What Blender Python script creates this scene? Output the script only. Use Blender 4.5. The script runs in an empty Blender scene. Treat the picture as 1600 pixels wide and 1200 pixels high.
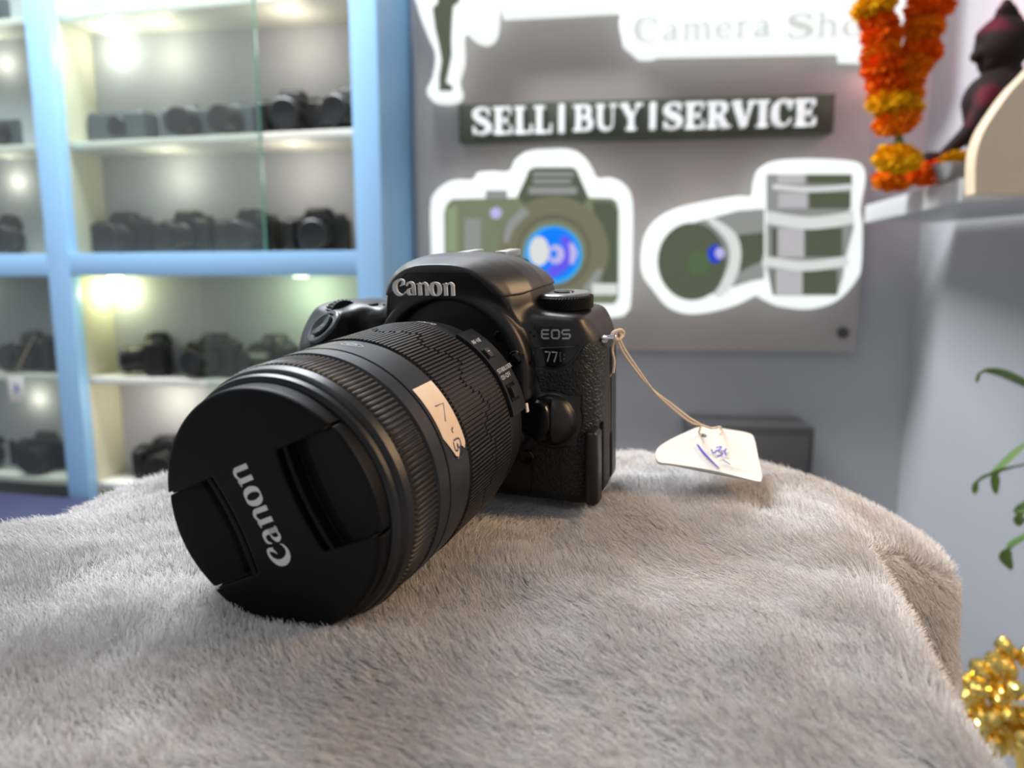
import bpy, bmesh, math, random
import numpy as np
from mathutils import Matrix, Vector
random.seed(4); rng = np.random.default_rng(7)
SC = bpy.context.scene; COL = SC.collection
H = 1.2                                   # eye height above the floor, metres
PITCH = math.radians(8.35)

# ------------------------------------------------------------------ camera
cam_data = bpy.data.cameras.new('photo_camera')
cam_data.sensor_width = 36.0; cam_data.sensor_fit = 'HORIZONTAL'
cam_data.lens = 36.0*1109/1600
cam_data.clip_start = 0.01
cam = bpy.data.objects.new('photo_camera', cam_data); COL.objects.link(cam)
cam.location = (0, 0, H); cam.rotation_euler = (math.pi/2-PITCH, 0, 0)
cam_data.dof.use_dof = True
cam_data.dof.focus_distance = 0.240
cam_data.dof.aperture_fstop = 9.2
cam_data.dof.aperture_blades = 0
SC.camera = cam

# ------------------------------------------------------------------ world, lights, exposure
w = bpy.data.worlds.new('shop_air'); SC.world = w; w.use_nodes = True
w.node_tree.nodes['Background'].inputs['Color'].default_value = (0.72, 0.74, 0.78, 1)
w.node_tree.nodes['Background'].inputs['Strength'].default_value = 0.50
SC.view_settings.view_transform = 'Standard'; SC.view_settings.look = 'None'
SC.view_settings.exposure = 0.0; SC.view_settings.gamma = 1.0
SC.view_settings.use_curve_mapping = False

def area(name, loc, target, size, size_y, power, color):
    l = bpy.data.lights.new(name, 'AREA'); l.shape = 'RECTANGLE'; l.size = size; l.size_y = size_y
    l.energy = power; l.color = color
    o = bpy.data.objects.new(name, l); COL.objects.link(o); o.location = loc
    o.rotation_euler = (Vector(target)-Vector(loc)).to_track_quat('-Z', 'Y').to_euler()
    return o
area('ceiling_light_cool', (-0.75, 1.15, 2.62), (-0.75, 1.15, 0), 1.2, 0.3, 74, (0.94, 0.97, 1.0))
area('ceiling_light_rear', (-0.5, -0.55, 2.62), (-0.4, -0.5, 0), 1.2, 0.3, 5, (0.95, 0.97, 1.0))
area('warm_light_right', (0.46, 0.24, 1.38), (0.10, 0.28, 1.12), 0.14, 0.22, 2.0, (1.0, 0.66, 0.37))  # warm light from the right, its source unseen

# ------------------------------------------------------------------ helpers
def prop(o, label=None, cat=None, group=None, kind=None):
    if label: o['label'] = label
    if cat: o['category'] = cat
    if group: o['group'] = group
    if kind: o['kind'] = kind
    return o
def empty(name, label=None, cat=None, loc=(0, 0, 0), rotz=0.0, group=None, mat=None):
    o = bpy.data.objects.new(name, None); COL.objects.link(o); o.empty_display_size = 0.02
    if mat is not None: o.matrix_world = mat
    else: o.location = loc; o.rotation_euler = (0, 0, rotz)
    return prop(o, label, cat, group)
def link(name, me, mat=None, parent=None, smooth=True, label=None):
    o = bpy.data.objects.new(name, me); COL.objects.link(o)
    if mat is not None and not me.materials: me.materials.append(mat)
    if parent is not None: o.parent = parent
    if smooth and me.polygons: me.polygons.foreach_set('use_smooth', np.ones(len(me.polygons), bool))
    if label: o['label'] = label
    return o
def mesh_vf(name, V, F):
    me = bpy.data.meshes.new(name); me.from_pydata([tuple(map(float, v)) for v in V], [], [tuple(map(int, f)) for f in F]); me.update()
    return me
def mesh_quads(name, V, Q):
    me = bpy.data.meshes.new(name); V = np.asarray(V, np.float32); Q = np.asarray(Q, np.int32)
    me.vertices.add(len(V)); me.vertices.foreach_set('co', V.ravel())
    me.loops.add(Q.size); me.loops.foreach_set('vertex_index', Q.ravel())
    me.polygons.add(len(Q)); me.polygons.foreach_set('loop_start', np.arange(0, Q.size, 4, dtype=np.int32))
    try: me.polygons.foreach_set('loop_total', np.full(len(Q), 4, np.int32))
    except Exception: pass
    me.update(calc_edges=True); me.validate(); return me
def sharpen(me, deg=32):
    me.polygons.foreach_set('use_smooth', np.ones(len(me.polygons), bool))
    try: me.set_sharp_from_angle(angle=math.radians(deg))
    except Exception: pass
    return me
class MB:
    """collects pieces into one mesh"""
    def __init__(s): s.V = []; s.F = []
    def add(s, V, F):
        n = len(s.V); s.V += [tuple(v) for v in V]; s.F += [tuple(i+n for i in f) for f in F]; return s
    def box(s, a, b):
        x0, y0, z0 = a; x1, y1, z1 = b
        return s.add([(x0,y0,z0),(x1,y0,z0),(x1,y1,z0),(x0,y1,z0),(x0,y0,z1),(x1,y0,z1),(x1,y1,z1),(x0,y1,z1)],
                     [(0,3,2,1),(4,5,6,7),(0,1,5,4),(1,2,6,5),(2,3,7,6),(3,0,4,7)])
    def tube(s, pts, r, n=8, caps=True):
        pts = [Vector(p) for p in pts]; m = len(pts); rs = r if hasattr(r, '__len__') else [r]*m
        t0 = (pts[1]-pts[0]).normalized(); a = t0.orthogonal().normalized(); V = []
        for i, p in enumerate(pts):
            t = (pts[min(i+1, m-1)]-pts[max(i-1, 0)]).normalized()
            a = (a-t*a.dot(t)).normalized(); b = t.cross(a)
            V += [p+(a*math.cos(2*math.pi*k/n)+b*math.sin(2*math.pi*k/n))*rs[i] for k in range(n)]
        F = [(i*n+k, i*n+(k+1) % n, (i+1)*n+(k+1) % n, (i+1)*n+k) for i in range(m-1) for k in range(n)]
        if caps: F += [tuple(range(n))[::-1], tuple((m-1)*n+k for k in range(n))]
        return s.add(V, F)
    def build(s, name, mat, parent=None, smooth=False, bevel=0.0, label=None, seg=2):
        me = mesh_vf(name, s.V, s.F)
        if bevel:
            bm = bmesh.new(); bm.from_mesh(me)
            bmesh.ops.bevel(bm, geom=[e for e in bm.edges if e.is_manifold and e.calc_face_angle(0) > .5], offset=bevel, segments=seg, profile=.6, affect='EDGES', clamp_overlap=True)
            bm.to_mesh(me); bm.free(); sharpen(me, 40); smooth = False
            return link(name, me, mat, parent, False, label)
        return link(name, me, mat, parent, smooth, label)
def catmull(P, n=8, closed=False):
    P = np.asarray(P, float); m = len(P); out = []
    rngi = range(m if closed else m-1)
    for i in rngi:
        g = (lambda j: P[j % m]) if closed else (lambda j: P[min(max(j, 0), m-1)])
        p0, p1, p2, p3 = g(i-1), g(i), g(i+1), g(i+2)
        for k in range(n):
            t = k/n; out.append(.5*((2*p1)+(-p0+p2)*t+(2*p0-5*p1+4*p2-p3)*t*t+(-p0+3*p1-3*p2+p3)*t**3))
    if not closed: out.append(P[-1])
    return np.array(out)
def plate(name, loops, t, mp, mat, parent=None, bevel=0.0, label=None):
    """flat outline(s) in (a, b), thickness t; mp maps (a, b, depth) arrays to 3-D"""
    cu = bpy.data.curves.new(name, 'CURVE'); cu.dimensions = '2D'; cu.fill_mode = 'BOTH'; cu.extrude = t/2
    if bevel: cu.bevel_depth = bevel; cu.bevel_resolution = 2; cu.offset = -bevel
    for L in loops:
        sp = cu.splines.new('POLY'); sp.points.add(len(L)-1)
        for i, p in enumerate(L): sp.points[i].co = (p[0], p[1], 0, 1)
        sp.use_cyclic_u = True
    tmp = bpy.data.objects.new(name, cu); COL.objects.link(tmp)
    dg = bpy.context.evaluated_depsgraph_get(); me = bpy.data.meshes.new_from_object(tmp.evaluated_get(dg))
    bpy.data.objects.remove(tmp); bpy.data.curves.remove(cu)
    n = len(me.vertices); co = np.empty(n*3); me.vertices.foreach_get('co', co); co = co.reshape(-1, 3)
    co = mp(co[:, 0], co[:, 1], co[:, 2]); me.vertices.foreach_set('co', np.asarray(co, float).ravel()); me.update()
    me.materials.clear(); sharpen(me, 40)
    return link(name, me, mat, parent, False, label)

# ---- lettering: every glyph is a set of strokes (polyline + width), unit = capital or x-height
def band(pts, wd, smooth=True, n=5):
    pts = np.asarray(pts, float); wd = np.asarray(wd, float) if hasattr(wd, '__len__') else np.full(len(pts), float(wd))
    if smooth and len(pts) > 2:
        q = catmull(np.column_stack([pts, wd]), n); pts, wd = q[:, :2], q[:, 2]
    d = np.gradient(pts, axis=0); d /= np.linalg.norm(d, axis=1)[:, None]+1e-9
    nn = np.column_stack([-d[:, 1], d[:, 0]]); return pts+nn*wd[:, None]/2, pts-nn*wd[:, None]/2
def stem(x, w=.2, y0=0, y1=1, s=.1, th=.06):
    return [([(x, y0), (x, y1)], w, 0), ([(x-w/2-s, y0+th/2), (x+w/2+s, y0+th/2)], th, 0), ([(x-w/2-s, y1-th/2), (x+w/2+s, y1-th/2)], th, 0)]
G = {
 'S': (.72, [([(.6,.76),(.5,.95),(.32,.97),(.13,.84),(.16,.64),(.36,.51),(.56,.38),(.6,.17),(.42,.03),(.2,.04),(.07,.26)], [.05,.07,.08,.17,.22,.25,.22,.18,.08,.07,.05], 1), ([(.6,.7),(.6,1)], .05, 0), ([(.07,0),(.07,.3)], .05, 0)]),
 'E': (.72, stem(.2)+[([(.2,.97),(.62,.97)], .06, 0), ([(.2,.03),(.66,.03)], .06, 0), ([(.2,.5),(.5,.5)], .06, 0), ([(.62,1),(.62,.74)], .05, 0), ([(.66,0),(.66,.3)], .05, 0), ([(.5,.37),(.5,.63)], .05, 0)]),
 'L': (.66, stem(.2)+[([(.2,.03),(.62,.03)], .06, 0), ([(.62,0),(.62,.32)], .06, 0)]),
 'B': (.74, stem(.2)+[([(.2,.97),(.4,.97),(.56,.88),(.56,.64),(.4,.53),(.2,.53)], [.06,.07,.17,.17,.07,.06], 1), ([(.2,.51),(.42,.51),(.62,.4),(.62,.14),(.42,.03),(.2,.03)], [.06,.07,.19,.19,.07,.06], 1)]),
 'U': (.84, [([(.2,1),(.2,.3),(.3,.08),(.45,.03),(.6,.1),(.66,.3),(.66,1)], [.2,.2,.15,.08,.06,.06,.06], 1), ([(.04,.97),(.36,.97)], .06, 0), ([(.54,.97),(.8,.97)], .06, 0)]),
 'Y': (.82, [([(.14,1),(.42,.48)], .2, 0), ([(.72,1),(.46,.48)], .07, 0), ([(.43,.5),(.43,0)], .2, 0), ([(0,.97),(.32,.97)], .06, 0), ([(.58,.97),(.84,.97)], .06, 0), ([(.24,.03),(.62,.03)], .06, 0)]),
 'R': (.82, stem(.2)+[([(.2,.97),(.42,.97),(.6,.87),(.6,.63),(.42,.5),(.2,.5)], [.06,.07,.18,.18,.07,.06], 1), ([(.42,.5),(.66,0)], .2, 0), ([(.55,.03),(.84,.03)], .06, 0)]),
 'V': (.82, [([(.14,1),(.44,0)], .2, 0), ([(.7,1),(.46,0)], .07, 0), ([(0,.97),(.32,.97)], .06, 0), ([(.58,.97),(.82,.97)], .06, 0)]),
 'I': (.42, stem(.2)),
 'C': (.78, [([(.66,.72),(.56,.92),(.4,.98),(.2,.84),(.14,.5),(.2,.16),(.4,.02),(.58,.07),(.68,.28)], [.05,.07,.08,.18,.22,.18,.08,.06,.04], 1), ([(.67,.66),(.67,1)], .05, 0)]),
 '|': (.4, [([(.2,-.02),(.2,1.02)], .2, 0)]),
 ' ': (.4, []),
 'a': (.52, [([(.08,.5),(.18,.64),(.32,.62),(.37,.45),(.37,.1),(.46,.03)], [.08,.05,.08,.12,.12,.04], 1), ([(.37,.38),(.15,.26),(.08,.12),(.18,.02),(.36,.12)], [.04,.08,.12,.08,.04], 1)]),
 'm': (.86, stem(.12,.1,0,.66,.06,.04)+[([(.14,.52),(.26,.65),(.38,.62),(.42,.45),(.42,0)], [.04,.06,.1,.1,.1], 1), ([(.44,.52),(.56,.65),(.68,.62),(.72,.45),(.72,0)], [.04,.06,.1,.1,.1], 1), ([(.33,.02),(.51,.02)], .04, 0), ([(.63,.02),(.81,.02)], .04, 0)]),
 'e': (.52, [([(.08,.36),(.42,.36),(.4,.56),(.25,.66),(.1,.52),(.08,.3),(.14,.08),(.28,.01),(.44,.14)], [.04,.04,.08,.05,.09,.12,.08,.05,.03], 1)]),
 'r': (.42, stem(.12,.1,0,.66,.06,.04)+[([(.14,.48),(.24,.64),(.36,.62)], [.04,.06,.1], 1)]),
 'h': (.6, stem(.12,.1,0,1.0,.05,.04)+[([(.14,.5),(.26,.65),(.4,.6),(.44,.42),(.44,0)], [.04,.06,.1,.1,.1], 1), ([(.34,.02),(.54,.02)], .04, 0)]),
 'o': (.56, [([(.26,.66),(.1,.52),(.06,.32),(.12,.1),(.26,0),(.42,.12),(.46,.32),(.42,.54),(.26,.66)], [.05,.1,.13,.1,.05,.1,.13,.1,.05], 1)]),
 'p': (.58, stem(.12,.1,-.28,.66,.05,.04)+[([(.14,.56),(.28,.65),(.44,.54),(.47,.32),(.42,.1),(.28,0),(.14,.1)], [.04,.06,.1,.13,.1,.05,.04], 1)]),
}
# the maker's word as it stands on the cap and the finder housing (x-height 1)
LOGO = [
 ([(1.02,.80),(1.00,1.12),(.78,1.22),(.52,1.14),(.27,.88),(.22,.50),(.40,.14),(.72,.01),(1.0,.12),(1.10,.26)], [.05,.15,.15,.20,.32,.36,.30,.17,.08,.02], 1),
 ([(.98,1.02),(.86,.82),(.66,.70)], [.20,.12,.01], 1),
 ([(1.24,.72),(1.36,.95),(1.56,1.0),(1.74,.94),(1.82,.76),(1.82,.18)], [.04,.14,.15,.22,.25,.25], 1), ([(1.80,.04),(2.0,.08)], [.1,.06], 0),
 ([(1.82,.10),(1.82,.55)], .25, 0), ([(1.76,.58),(1.48,.50),(1.34,.30),(1.42,.08),(1.60,.05),(1.76,.20)], [.05,.12,.25,.16,.10,.05], 1), ([(1.82,0),(1.82,.2)], .25, 0),
 ([(2.36,0),(2.36,.96)], .26, 0), ([(2.10,.90),(2.26,.90),(2.40,.93)], [.03,.12,.16], 0),
 ([(2.42,.74),(2.62,.94),(2.82,.95),(2.94,.80),(2.94,.60)], [.06,.13,.18,.25,.26], 1), ([(2.94,0),(2.94,.66)], .26, 0),
 ([(3.66,1.0),(3.42,.88),(3.32,.50),(3.42,.14),(3.66,0),(3.92,.12),(4.02,.50),(3.92,.86),(3.66,1.0)], [.10,.24,.30,.26,.08,.24,.30,.26,.10], 1),
 ([(4.52,0),(4.52,.96)], .26, 0), ([(4.26,.90),(4.42,.90),(4.56,.93)], [.03,.12,.16], 0),
 ([(4.58,.74),(4.78,.94),(4.98,.95),(5.10,.80),(5.10,.60)], [.06,.13,.18,.25,.26], 1), ([(5.10,0),(5.10,.66)], .26, 0),
]
LOGO_W = 5.24
def sq(pts): return (pts, .17, 0)
TECH = {  # squared model lettering, height 1
 'E': (1.0, [([(.9,.91),(.22,.91),(.1,.8),(.1,.2),(.22,.09),(.9,.09)], .17, 0), ([(.1,.5),(.86,.5)], .17, 0)]),
 'O': (1.06, [([(.25,.91),(.8,.91),(.92,.78),(.92,.22),(.8,.09),(.25,.09),(.12,.22),(.12,.78),(.25,.91)], .17, 0)]),
 'S': (1.0, [([(.9,.91),(.22,.91),(.1,.8),(.1,.62),(.22,.5),(.78,.5),(.9,.4),(.9,.2),(.78,.09),(.1,.09)], .17, 0)]),
 '7': (.86, [([(.06,.92),(.74,.92),(.34,0)], .16, 0)]),
 'D': (.9, [([(.14,.9),(.34,.9)], .1, 0), ([(.14,.7),(.3,.7)], .1, 0), ([(.14,.5),(.3,.5)], .1, 0), ([(.14,.3),(.32,.3)], .1, 0), ([(.14,.08),(.38,.08)], .1, 0), ([(.66,.78),(.76,.62)], .07, 0), ([(.76,.4),(.66,.2)], .07, 0)]),
 'T': (.8, [([(.05,.93),(.75,.93)], .14, 0), ([(.4,0),(.4,.95)], .15, 0)]),
 'A': (.85, [([(.05,0),(.42,1)], .14, 0), ([(.8,0),(.42,1)], .14, 0), ([(.2,.35),(.65,.35)], .12, 0)]),
 'B': (.8, [([(.12,0),(.12,1),(.55,.95),(.62,.72),(.5,.53),(.12,.53)], .14, 0), ([(.5,.53),(.7,.3),(.58,.06),(.12,.05)], .14, 0)]),
 'I': (.34, [([(.16,0),(.16,1)], .15, 0)]),
 'L': (.7, [([(.12,1),(.12,.07),(.66,.07)], .14, 0)]),
 'Z': (.8, [([(.06,.93),(.7,.93),(.08,.07),(.74,.07)], .14, 0)]),
 'R': (.82, [([(.12,0),(.12,.95),(.6,.92),(.66,.68),(.5,.5),(.12,.48)], .14, 0), ([(.4,.48),(.74,0)], .14, 0)]),
 'F': (.7, [([(.12,0),(.12,.93),(.66,.93)], .14, 0), ([(.12,.5),(.58,.5)], .13, 0)]),
 'M': (1.0, [([(.12,0),(.12,1),(.48,.3),(.84,1),(.84,0)], .14, 0)]),
 'N': (.85, [([(.12,0),(.12,1),(.7,0),(.7,1)], .14, 0)]),
 ' ': (.5, []), '/': (.5, [([(.1,.3),(.25,.6),(.4,.3)], .1, 0)]),
}
def strokes_of(txt, font, sp=.06):
    out = []; x = 0
    for c in txt:
        wd, ss = font[c]
        out += [([(p[0]+x, p[1]) for p in s[0]], s[1], s[2]) for s in ss]; x += wd+sp
    return out, x-sp
def lettering(name, strokes, mp, depth, mat, parent, label=None):
    mb = MB()
    for pts, wd, sm in strokes:
        a, b = band(pts, wd, bool(sm)); n = len(a)
        for dz in (1,):
            A = np.concatenate([a, b]); top = mp(A[:, 0], A[:, 1], np.full(2*n, depth)); bot = mp(A[:, 0], A[:, 1], np.zeros(2*n))
            V = np.concatenate([top, bot]); F = []
            for i in range(n-1):
                F.append((i, i+1, n+i+1, n+i)); F.append((2*n+i, 3*n+i, 3*n+i+1, 2*n+i+1))
                F.append((i+1, i, 2*n+i, 2*n+i+1)); F.append((n+i, n+i+1, 3*n+i+1, 3*n+i))
            F.append((0, n, 3*n, 2*n)); F.append((n-1, 3*n-1, 4*n-1, 2*n-1)) if False else F.append((2*n-1, n-1, 3*n-1, 4*n-1))
            mb.add(V, F)
    return mb.build(name, mat, parent, label=label)

# ---- signed distance shapes meshed by surface nets
def ln(*a): return np.sqrt(sum(t*t for t in a))
def smin(a, b, k): h = np.maximum(k-np.abs(a-b), 0)/k; return np.minimum(a, b)-h*h*k*.25
def smax(a, b, k): return -smin(-a, -b, k)
def rbox(x, y, z, c, h, r):
    qx = np.abs(x-c[0])-h[0]+r; qy = np.abs(y-c[1])-h[1]+r; qz = np.abs(z-c[2])-h[2]+r
    return ln(np.maximum(qx, 0), np.maximum(qy, 0), np.maximum(qz, 0))+np.minimum(np.maximum(qx, np.maximum(qy, qz)), 0)-r
def ellip(x, y, z, c, r):
    return (ln((x-c[0])/r[0], (y-c[1])/r[1], (z-c[2])/r[2])-1)*min(r)
def capsule(x, y, z, a, b, ra, rb=None):
    rb = ra if rb is None else rb
    a = np.array(a, float); b = np.array(b, float); d = b-a
    t = np.clip(((x-a[0])*d[0]+(y-a[1])*d[1]+(z-a[2])*d[2])/(d@d), 0, 1)
    return ln(x-a[0]-t*d[0], y-a[1]-t*d[1], z-a[2]-t*d[2])-(ra+(rb-ra)*t)
def poly2(x, z, P):
    P = np.asarray(P, float); d = np.full(np.broadcast(x, z).shape, 1e9); s = np.zeros(d.shape, bool); n = len(P)
    for i in range(n):
        a, b = P[i], P[(i+1) % n]; e = b-a; wx = x-a[0]; wz = z-a[1]
        t = np.clip((wx*e[0]+wz*e[1])/(e@e), 0, 1); d = np.minimum(d, (wx-t*e[0])**2+(wz-t*e[1])**2)
        c = ((a[1] > z) != (b[1] > z)) & (x < (b[0]-a[0])*(z-a[1])/((b[1]-a[1]) or 1e-9)+a[0]); s ^= c
    return np.where(s, -1, 1)*np.sqrt(d)
def sdf_mesh(name, f, lo, hi, h, scale=.001, newton=2):
    lo = np.array(lo, float); hi = np.array(hi, float); n = np.ceil((hi-lo)/h).astype(int)+1
    X = (lo[0]+h*np.arange(n[0])).astype(np.float32)[:, None, None]; Y = (lo[1]+h*np.arange(n[1])).astype(np.float32)[None, :, None]; Z = (lo[2]+h*np.arange(n[2])).astype(np.float32)[None, None, :]
    D = np.broadcast_to(f(X, Y, Z), tuple(n)).astype(np.float32); I = D < 0
    c = [slice(None, -1), slice(1, None)]
    cnt = sum(I[c[i], c[j], c[k]].astype(np.int8) for i in (0, 1) for j in (0, 1) for k in (0, 1))
    act = np.argwhere((cnt > 0) & (cnt < 8)); idx = -np.ones(tuple(n-1), np.int32); idx[tuple(act.T)] = np.arange(len(act))
    acc = np.zeros((len(act), 3)); num = np.zeros(len(act))
    cor = [(i, j, k) for i in (0, 1) for j in (0, 1) for k in (0, 1)]
    for p in cor:
        for ax in range(3):
            if p[ax]: continue
            q = list(p); q[ax] = 1
            a = D[act[:, 0]+p[0], act[:, 1]+p[1], act[:, 2]+p[2]]; b = D[act[:, 0]+q[0], act[:, 1]+q[1], act[:, 2]+q[2]]
            m = (a < 0) != (b < 0); t = np.where(m, a/np.where(m, a-b, 1), 0)
            P = np.tile(np.array(p, float), (len(act), 1)); P[:, ax] += t
            acc += P*m[:, None]; num += m
    V = lo+h*(act+acc/num[:, None])
    for _ in range(newton):
        e = h*.3; x, y, z = V.T; v = f(x, y, z)
        g = np.stack([f(x+e, y, z)-f(x-e, y, z), f(x, y+e, z)-f(x, y-e, z), f(x, y, z+e)-f(x, y, z-e)], 1)/(2*e)
        g2 = (g*g).sum(1)+1e-6; st = (v/g2)[:, None]*g; L = np.linalg.norm(st, axis=1)[:, None]
        V = V-st*np.minimum(1, .5*h/(L+1e-9))
    Q = []
    for ax in range(3):
        u, w_ = [a for a in range(3) if a != ax]
        s0 = [slice(None)]*3; s1 = [slice(None)]*3; s0[ax] = slice(None, -1); s1[ax] = slice(1, None)
        A = I[tuple(s0)]; B = I[tuple(s1)]; E = np.argwhere(A != B)
        E = E[(E[:, u] > 0) & (E[:, w_] > 0) & (E[:, u] < n[u]-1) & (E[:, w_] < n[w_]-1)]
        inside = A[tuple(E.T)]; e = []
        for du, dw in ((1, 1), (0, 1), (0, 0), (1, 0)):
            k = E.copy(); k[:, u] -= du; k[:, w_] -= dw; e.append(idx[tuple(k.T)])
        q = np.stack(e, 1); flip = inside if ax != 1 else ~inside
        q = np.where(flip[:, None], q, q[:, ::-1]); Q.append(q)
    return mesh_quads(name, V*scale, np.concatenate(Q))
def lathe(prof, n=180, axis='y', a0=0.0, a1=2*math.pi):
    """prof: (pos along axis, radius) pairs; returns V, F in mm"""
    full = abs(a1-a0-2*math.pi) < 1e-6; m = n if full else n+1
    th = a0+(a1-a0)*np.arange(m)/n; V = []
    for y, r in prof:
        for t in th: V.append((r*math.cos(t), y, r*math.sin(t)) if axis == 'y' else (r*math.cos(t), r*math.sin(t), y))
    F = []
    for i in range(len(prof)-1):
        for k in range(n):
            k2 = (k+1) % m; f = (i*m+k, i*m+k2, (i+1)*m+k2, (i+1)*m+k); F.append(f if axis != 'y' else f[::-1])
    return V, F
def lathe_obj(name, prof, mat, parent, n=180, axis='y', scale=.001, deg=30, label=None, off=(0, 0, 0)):
    V, F = lathe(prof, n, axis); V = [((v[0]+off[0])*scale, (v[1]+off[1])*scale, (v[2]+off[2])*scale) for v in V]
    me = mesh_vf(name, V, F); bm = bmesh.new(); bm.from_mesh(me); bmesh.ops.recalc_face_normals(bm, faces=bm.faces); bm.to_mesh(me); bm.free()
    sharpen(me, deg); return link(name, me, mat, parent, False, label)

# ------------------------------------------------------------------ materials
def mat(name, col, rough=.5, metal=0.0, spec=.5, bump=None, var=None, emit=None, coat=0.0, trans=0.0, sheen=0.0):
    m = bpy.data.materials.new(name); m.use_nodes = True; nt = m.node_tree; b = nt.nodes['Principled BSDF']
    b.inputs['Base Color'].default_value = (*col, 1); b.inputs['Roughness'].default_value = rough
    b.inputs['Metallic'].default_value = metal; b.inputs['Specular IOR Level'].default_value = spec
    b.inputs['Coat Weight'].default_value = coat; b.inputs['Transmission Weight'].default_value = trans
    b.inputs['Sheen Weight'].default_value = sheen
    tc = nt.nodes.new('ShaderNodeTexCoord')
    if bump:
        kind, sc, st, dist = bump
        if kind == 'noise': t = nt.nodes.new('ShaderNodeTexNoise'); t.inputs['Scale'].default_value = sc; t.inputs['Detail'].default_value = 4; out = t.outputs['Fac']
        else:
            t = nt.nodes.new('ShaderNodeTexVoronoi'); t.feature = 'DISTANCE_TO_EDGE'; t.inputs['Scale'].default_value = sc
            mr = nt.nodes.new('ShaderNodeMapRange'); mr.inputs['From Max'].default_value = .25; nt.links.new(t.outputs['Distance'], mr.inputs['Value']); out = mr.outputs['Result']
            no = nt.nodes.new('ShaderNodeTexNoise'); no.inputs['Scale'].default_value = sc*.8; vm = nt.nodes.new('ShaderNodeMixRGB'); vm.inputs['Fac'].default_value = .12
            nt.links.new(tc.outputs['Object'], no.inputs['Vector']); nt.links.new(tc.outputs['Object'], vm.inputs['Color1']); nt.links.new(no.outputs['Color'], vm.inputs['Color2'])
        if kind == 'noise': nt.links.new(tc.outputs['Object'], t.inputs['Vector'])
        else: nt.links.new(tc.outputs['Object'], t.inputs['Vector'])
        bp = nt.nodes.new('ShaderNodeBump'); bp.inputs['Strength'].default_value = st; bp.inputs['Distance'].default_value = dist
        nt.links.new(out, bp.inputs['Height']); nt.links.new(bp.outputs['Normal'], b.inputs['Normal'])
    if var:
        sc, c2, lo, hi = var
        t = nt.nodes.new('ShaderNodeTexNoise'); t.inputs['Scale'].default_value = sc; t.inputs['Detail'].default_value = 5
        nt.links.new(tc.outputs['Object'], t.inputs['Vector'])
        r = nt.nodes.new('ShaderNodeValToRGB'); r.color_ramp.elements[0].position = lo; r.color_ramp.elements[1].position = hi
        r.color_ramp.elements[0].color = (*col, 1); r.color_ramp.elements[1].color = (*c2, 1)
        nt.links.new(t.outputs['Fac'], r.inputs['Fac']); nt.links.new(r.outputs['Color'], b.inputs['Base Color'])
    if emit:
        b.inputs['Emission Color'].default_value = (*emit[0], 1); b.inputs['Emission Strength'].default_value = emit[1]
    return m
def glass_mat(name, tint, refl=.06):
    m = bpy.data.materials.new(name); m.use_nodes = True; nt = m.node_tree; nt.nodes.clear()
    o = nt.nodes.new('ShaderNodeOutputMaterial'); t = nt.nodes.new('ShaderNodeBsdfTransparent'); t.inputs['Color'].default_value = (*tint, 1)
    g = nt.nodes.new('ShaderNodeBsdfGlossy'); g.inputs['Roughness'].default_value = .08; f = nt.nodes.new('ShaderNodeFresnel'); f.inputs['IOR'].default_value = 1.5
    d = nt.nodes.new('ShaderNodeBsdfDiffuse'); d.inputs['Color'].default_value = (.55, .6, .58, 1)
    mx = nt.nodes.new('ShaderNodeMixShader'); m2 = nt.nodes.new('ShaderNodeMixShader'); m2.inputs['Fac'].default_value = refl
    nt.links.new(t.outputs[0], m2.inputs[1]); nt.links.new(d.outputs[0], m2.inputs[2])
    ge = nt.nodes.new('ShaderNodeNewGeometry'); mm = nt.nodes.new('ShaderNodeMath'); mm.operation = 'MULTIPLY_ADD'; mm.inputs[1].default_value = -1; mm.inputs[2].default_value = 1; m3 = nt.nodes.new('ShaderNodeMath'); m3.operation = 'MULTIPLY'
    nt.links.new(ge.outputs['Backfacing'], mm.inputs[0]); nt.links.new(mm.outputs[0], m3.inputs[0]); nt.links.new(f.outputs[0], m3.inputs[1]); nt.links.new(m3.outputs[0], mx.inputs['Fac']); nt.links.new(m2.outputs[0], mx.inputs[1]); nt.links.new(g.outputs[0], mx.inputs[2]); nt.links.new(mx.outputs[0], o.inputs[0])
    return m
M_ = {}
M_['body'] = mat('black_body_plastic', (.013, .012, .012), .38, spec=.42, bump=('noise', 2600, .12, .0002))
M_['cavity'] = mat('matte_black_plastic', (.0035, .0035, .004), .6, spec=.25)
M_['gloss'] = mat('gloss_black_plastic', (.004, .004, .005), .2, spec=.4)
M_['leather'] = mat('grained_black_rubber', (.013, .012, .011), .5, spec=.4, bump=('voronoi', 620, .55, .0005))
M_['lens'] = mat('lens_barrel_plastic', (.010, .0105, .012), .36, spec=.4, bump=('noise', 3500, .2, .0002))
M_['rib'] = mat('ribbed_rubber', (.016, .013, .012), .45, spec=.35)
M_['cap'] = mat('cap_plastic', (.003, .0033, .0045), .5, spec=.14, bump=('noise', 5000, .1, .0001))
M_['capgloss'] = mat('cap_rim_plastic', (.020, .020, .022), .3)
M_['silver'] = mat('silver_metal', (.75, .74, .72), .3, metal=1)
M_['chrome'] = mat('chrome', (.85, .85, .86), .12, metal=1)
M_['white_print'] = mat('white_print', (.62, .61, .59), .45)
M_['grey_print'] = mat('grey_print', (.36, .37, .38), .5)
M_['faint_print'] = mat('faint_print', (.13, .14, .15), .5)
M_['sticker'] = mat('cream_sticker_paper', (.80, .62, .45), .6, var=(60, (.85, .70, .54), .4, .7))
M_['pen'] = mat('dark_blue_pen', (.05, .05, .13), .6)
M_['bluepen'] = mat('blue_pen', (.04, .05, .40), .6)
M_['tag'] = mat('white_card', (.62, .61, .58), .55)
M_['string'] = mat('cotton_string', (.72, .58, .42), .9)
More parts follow.
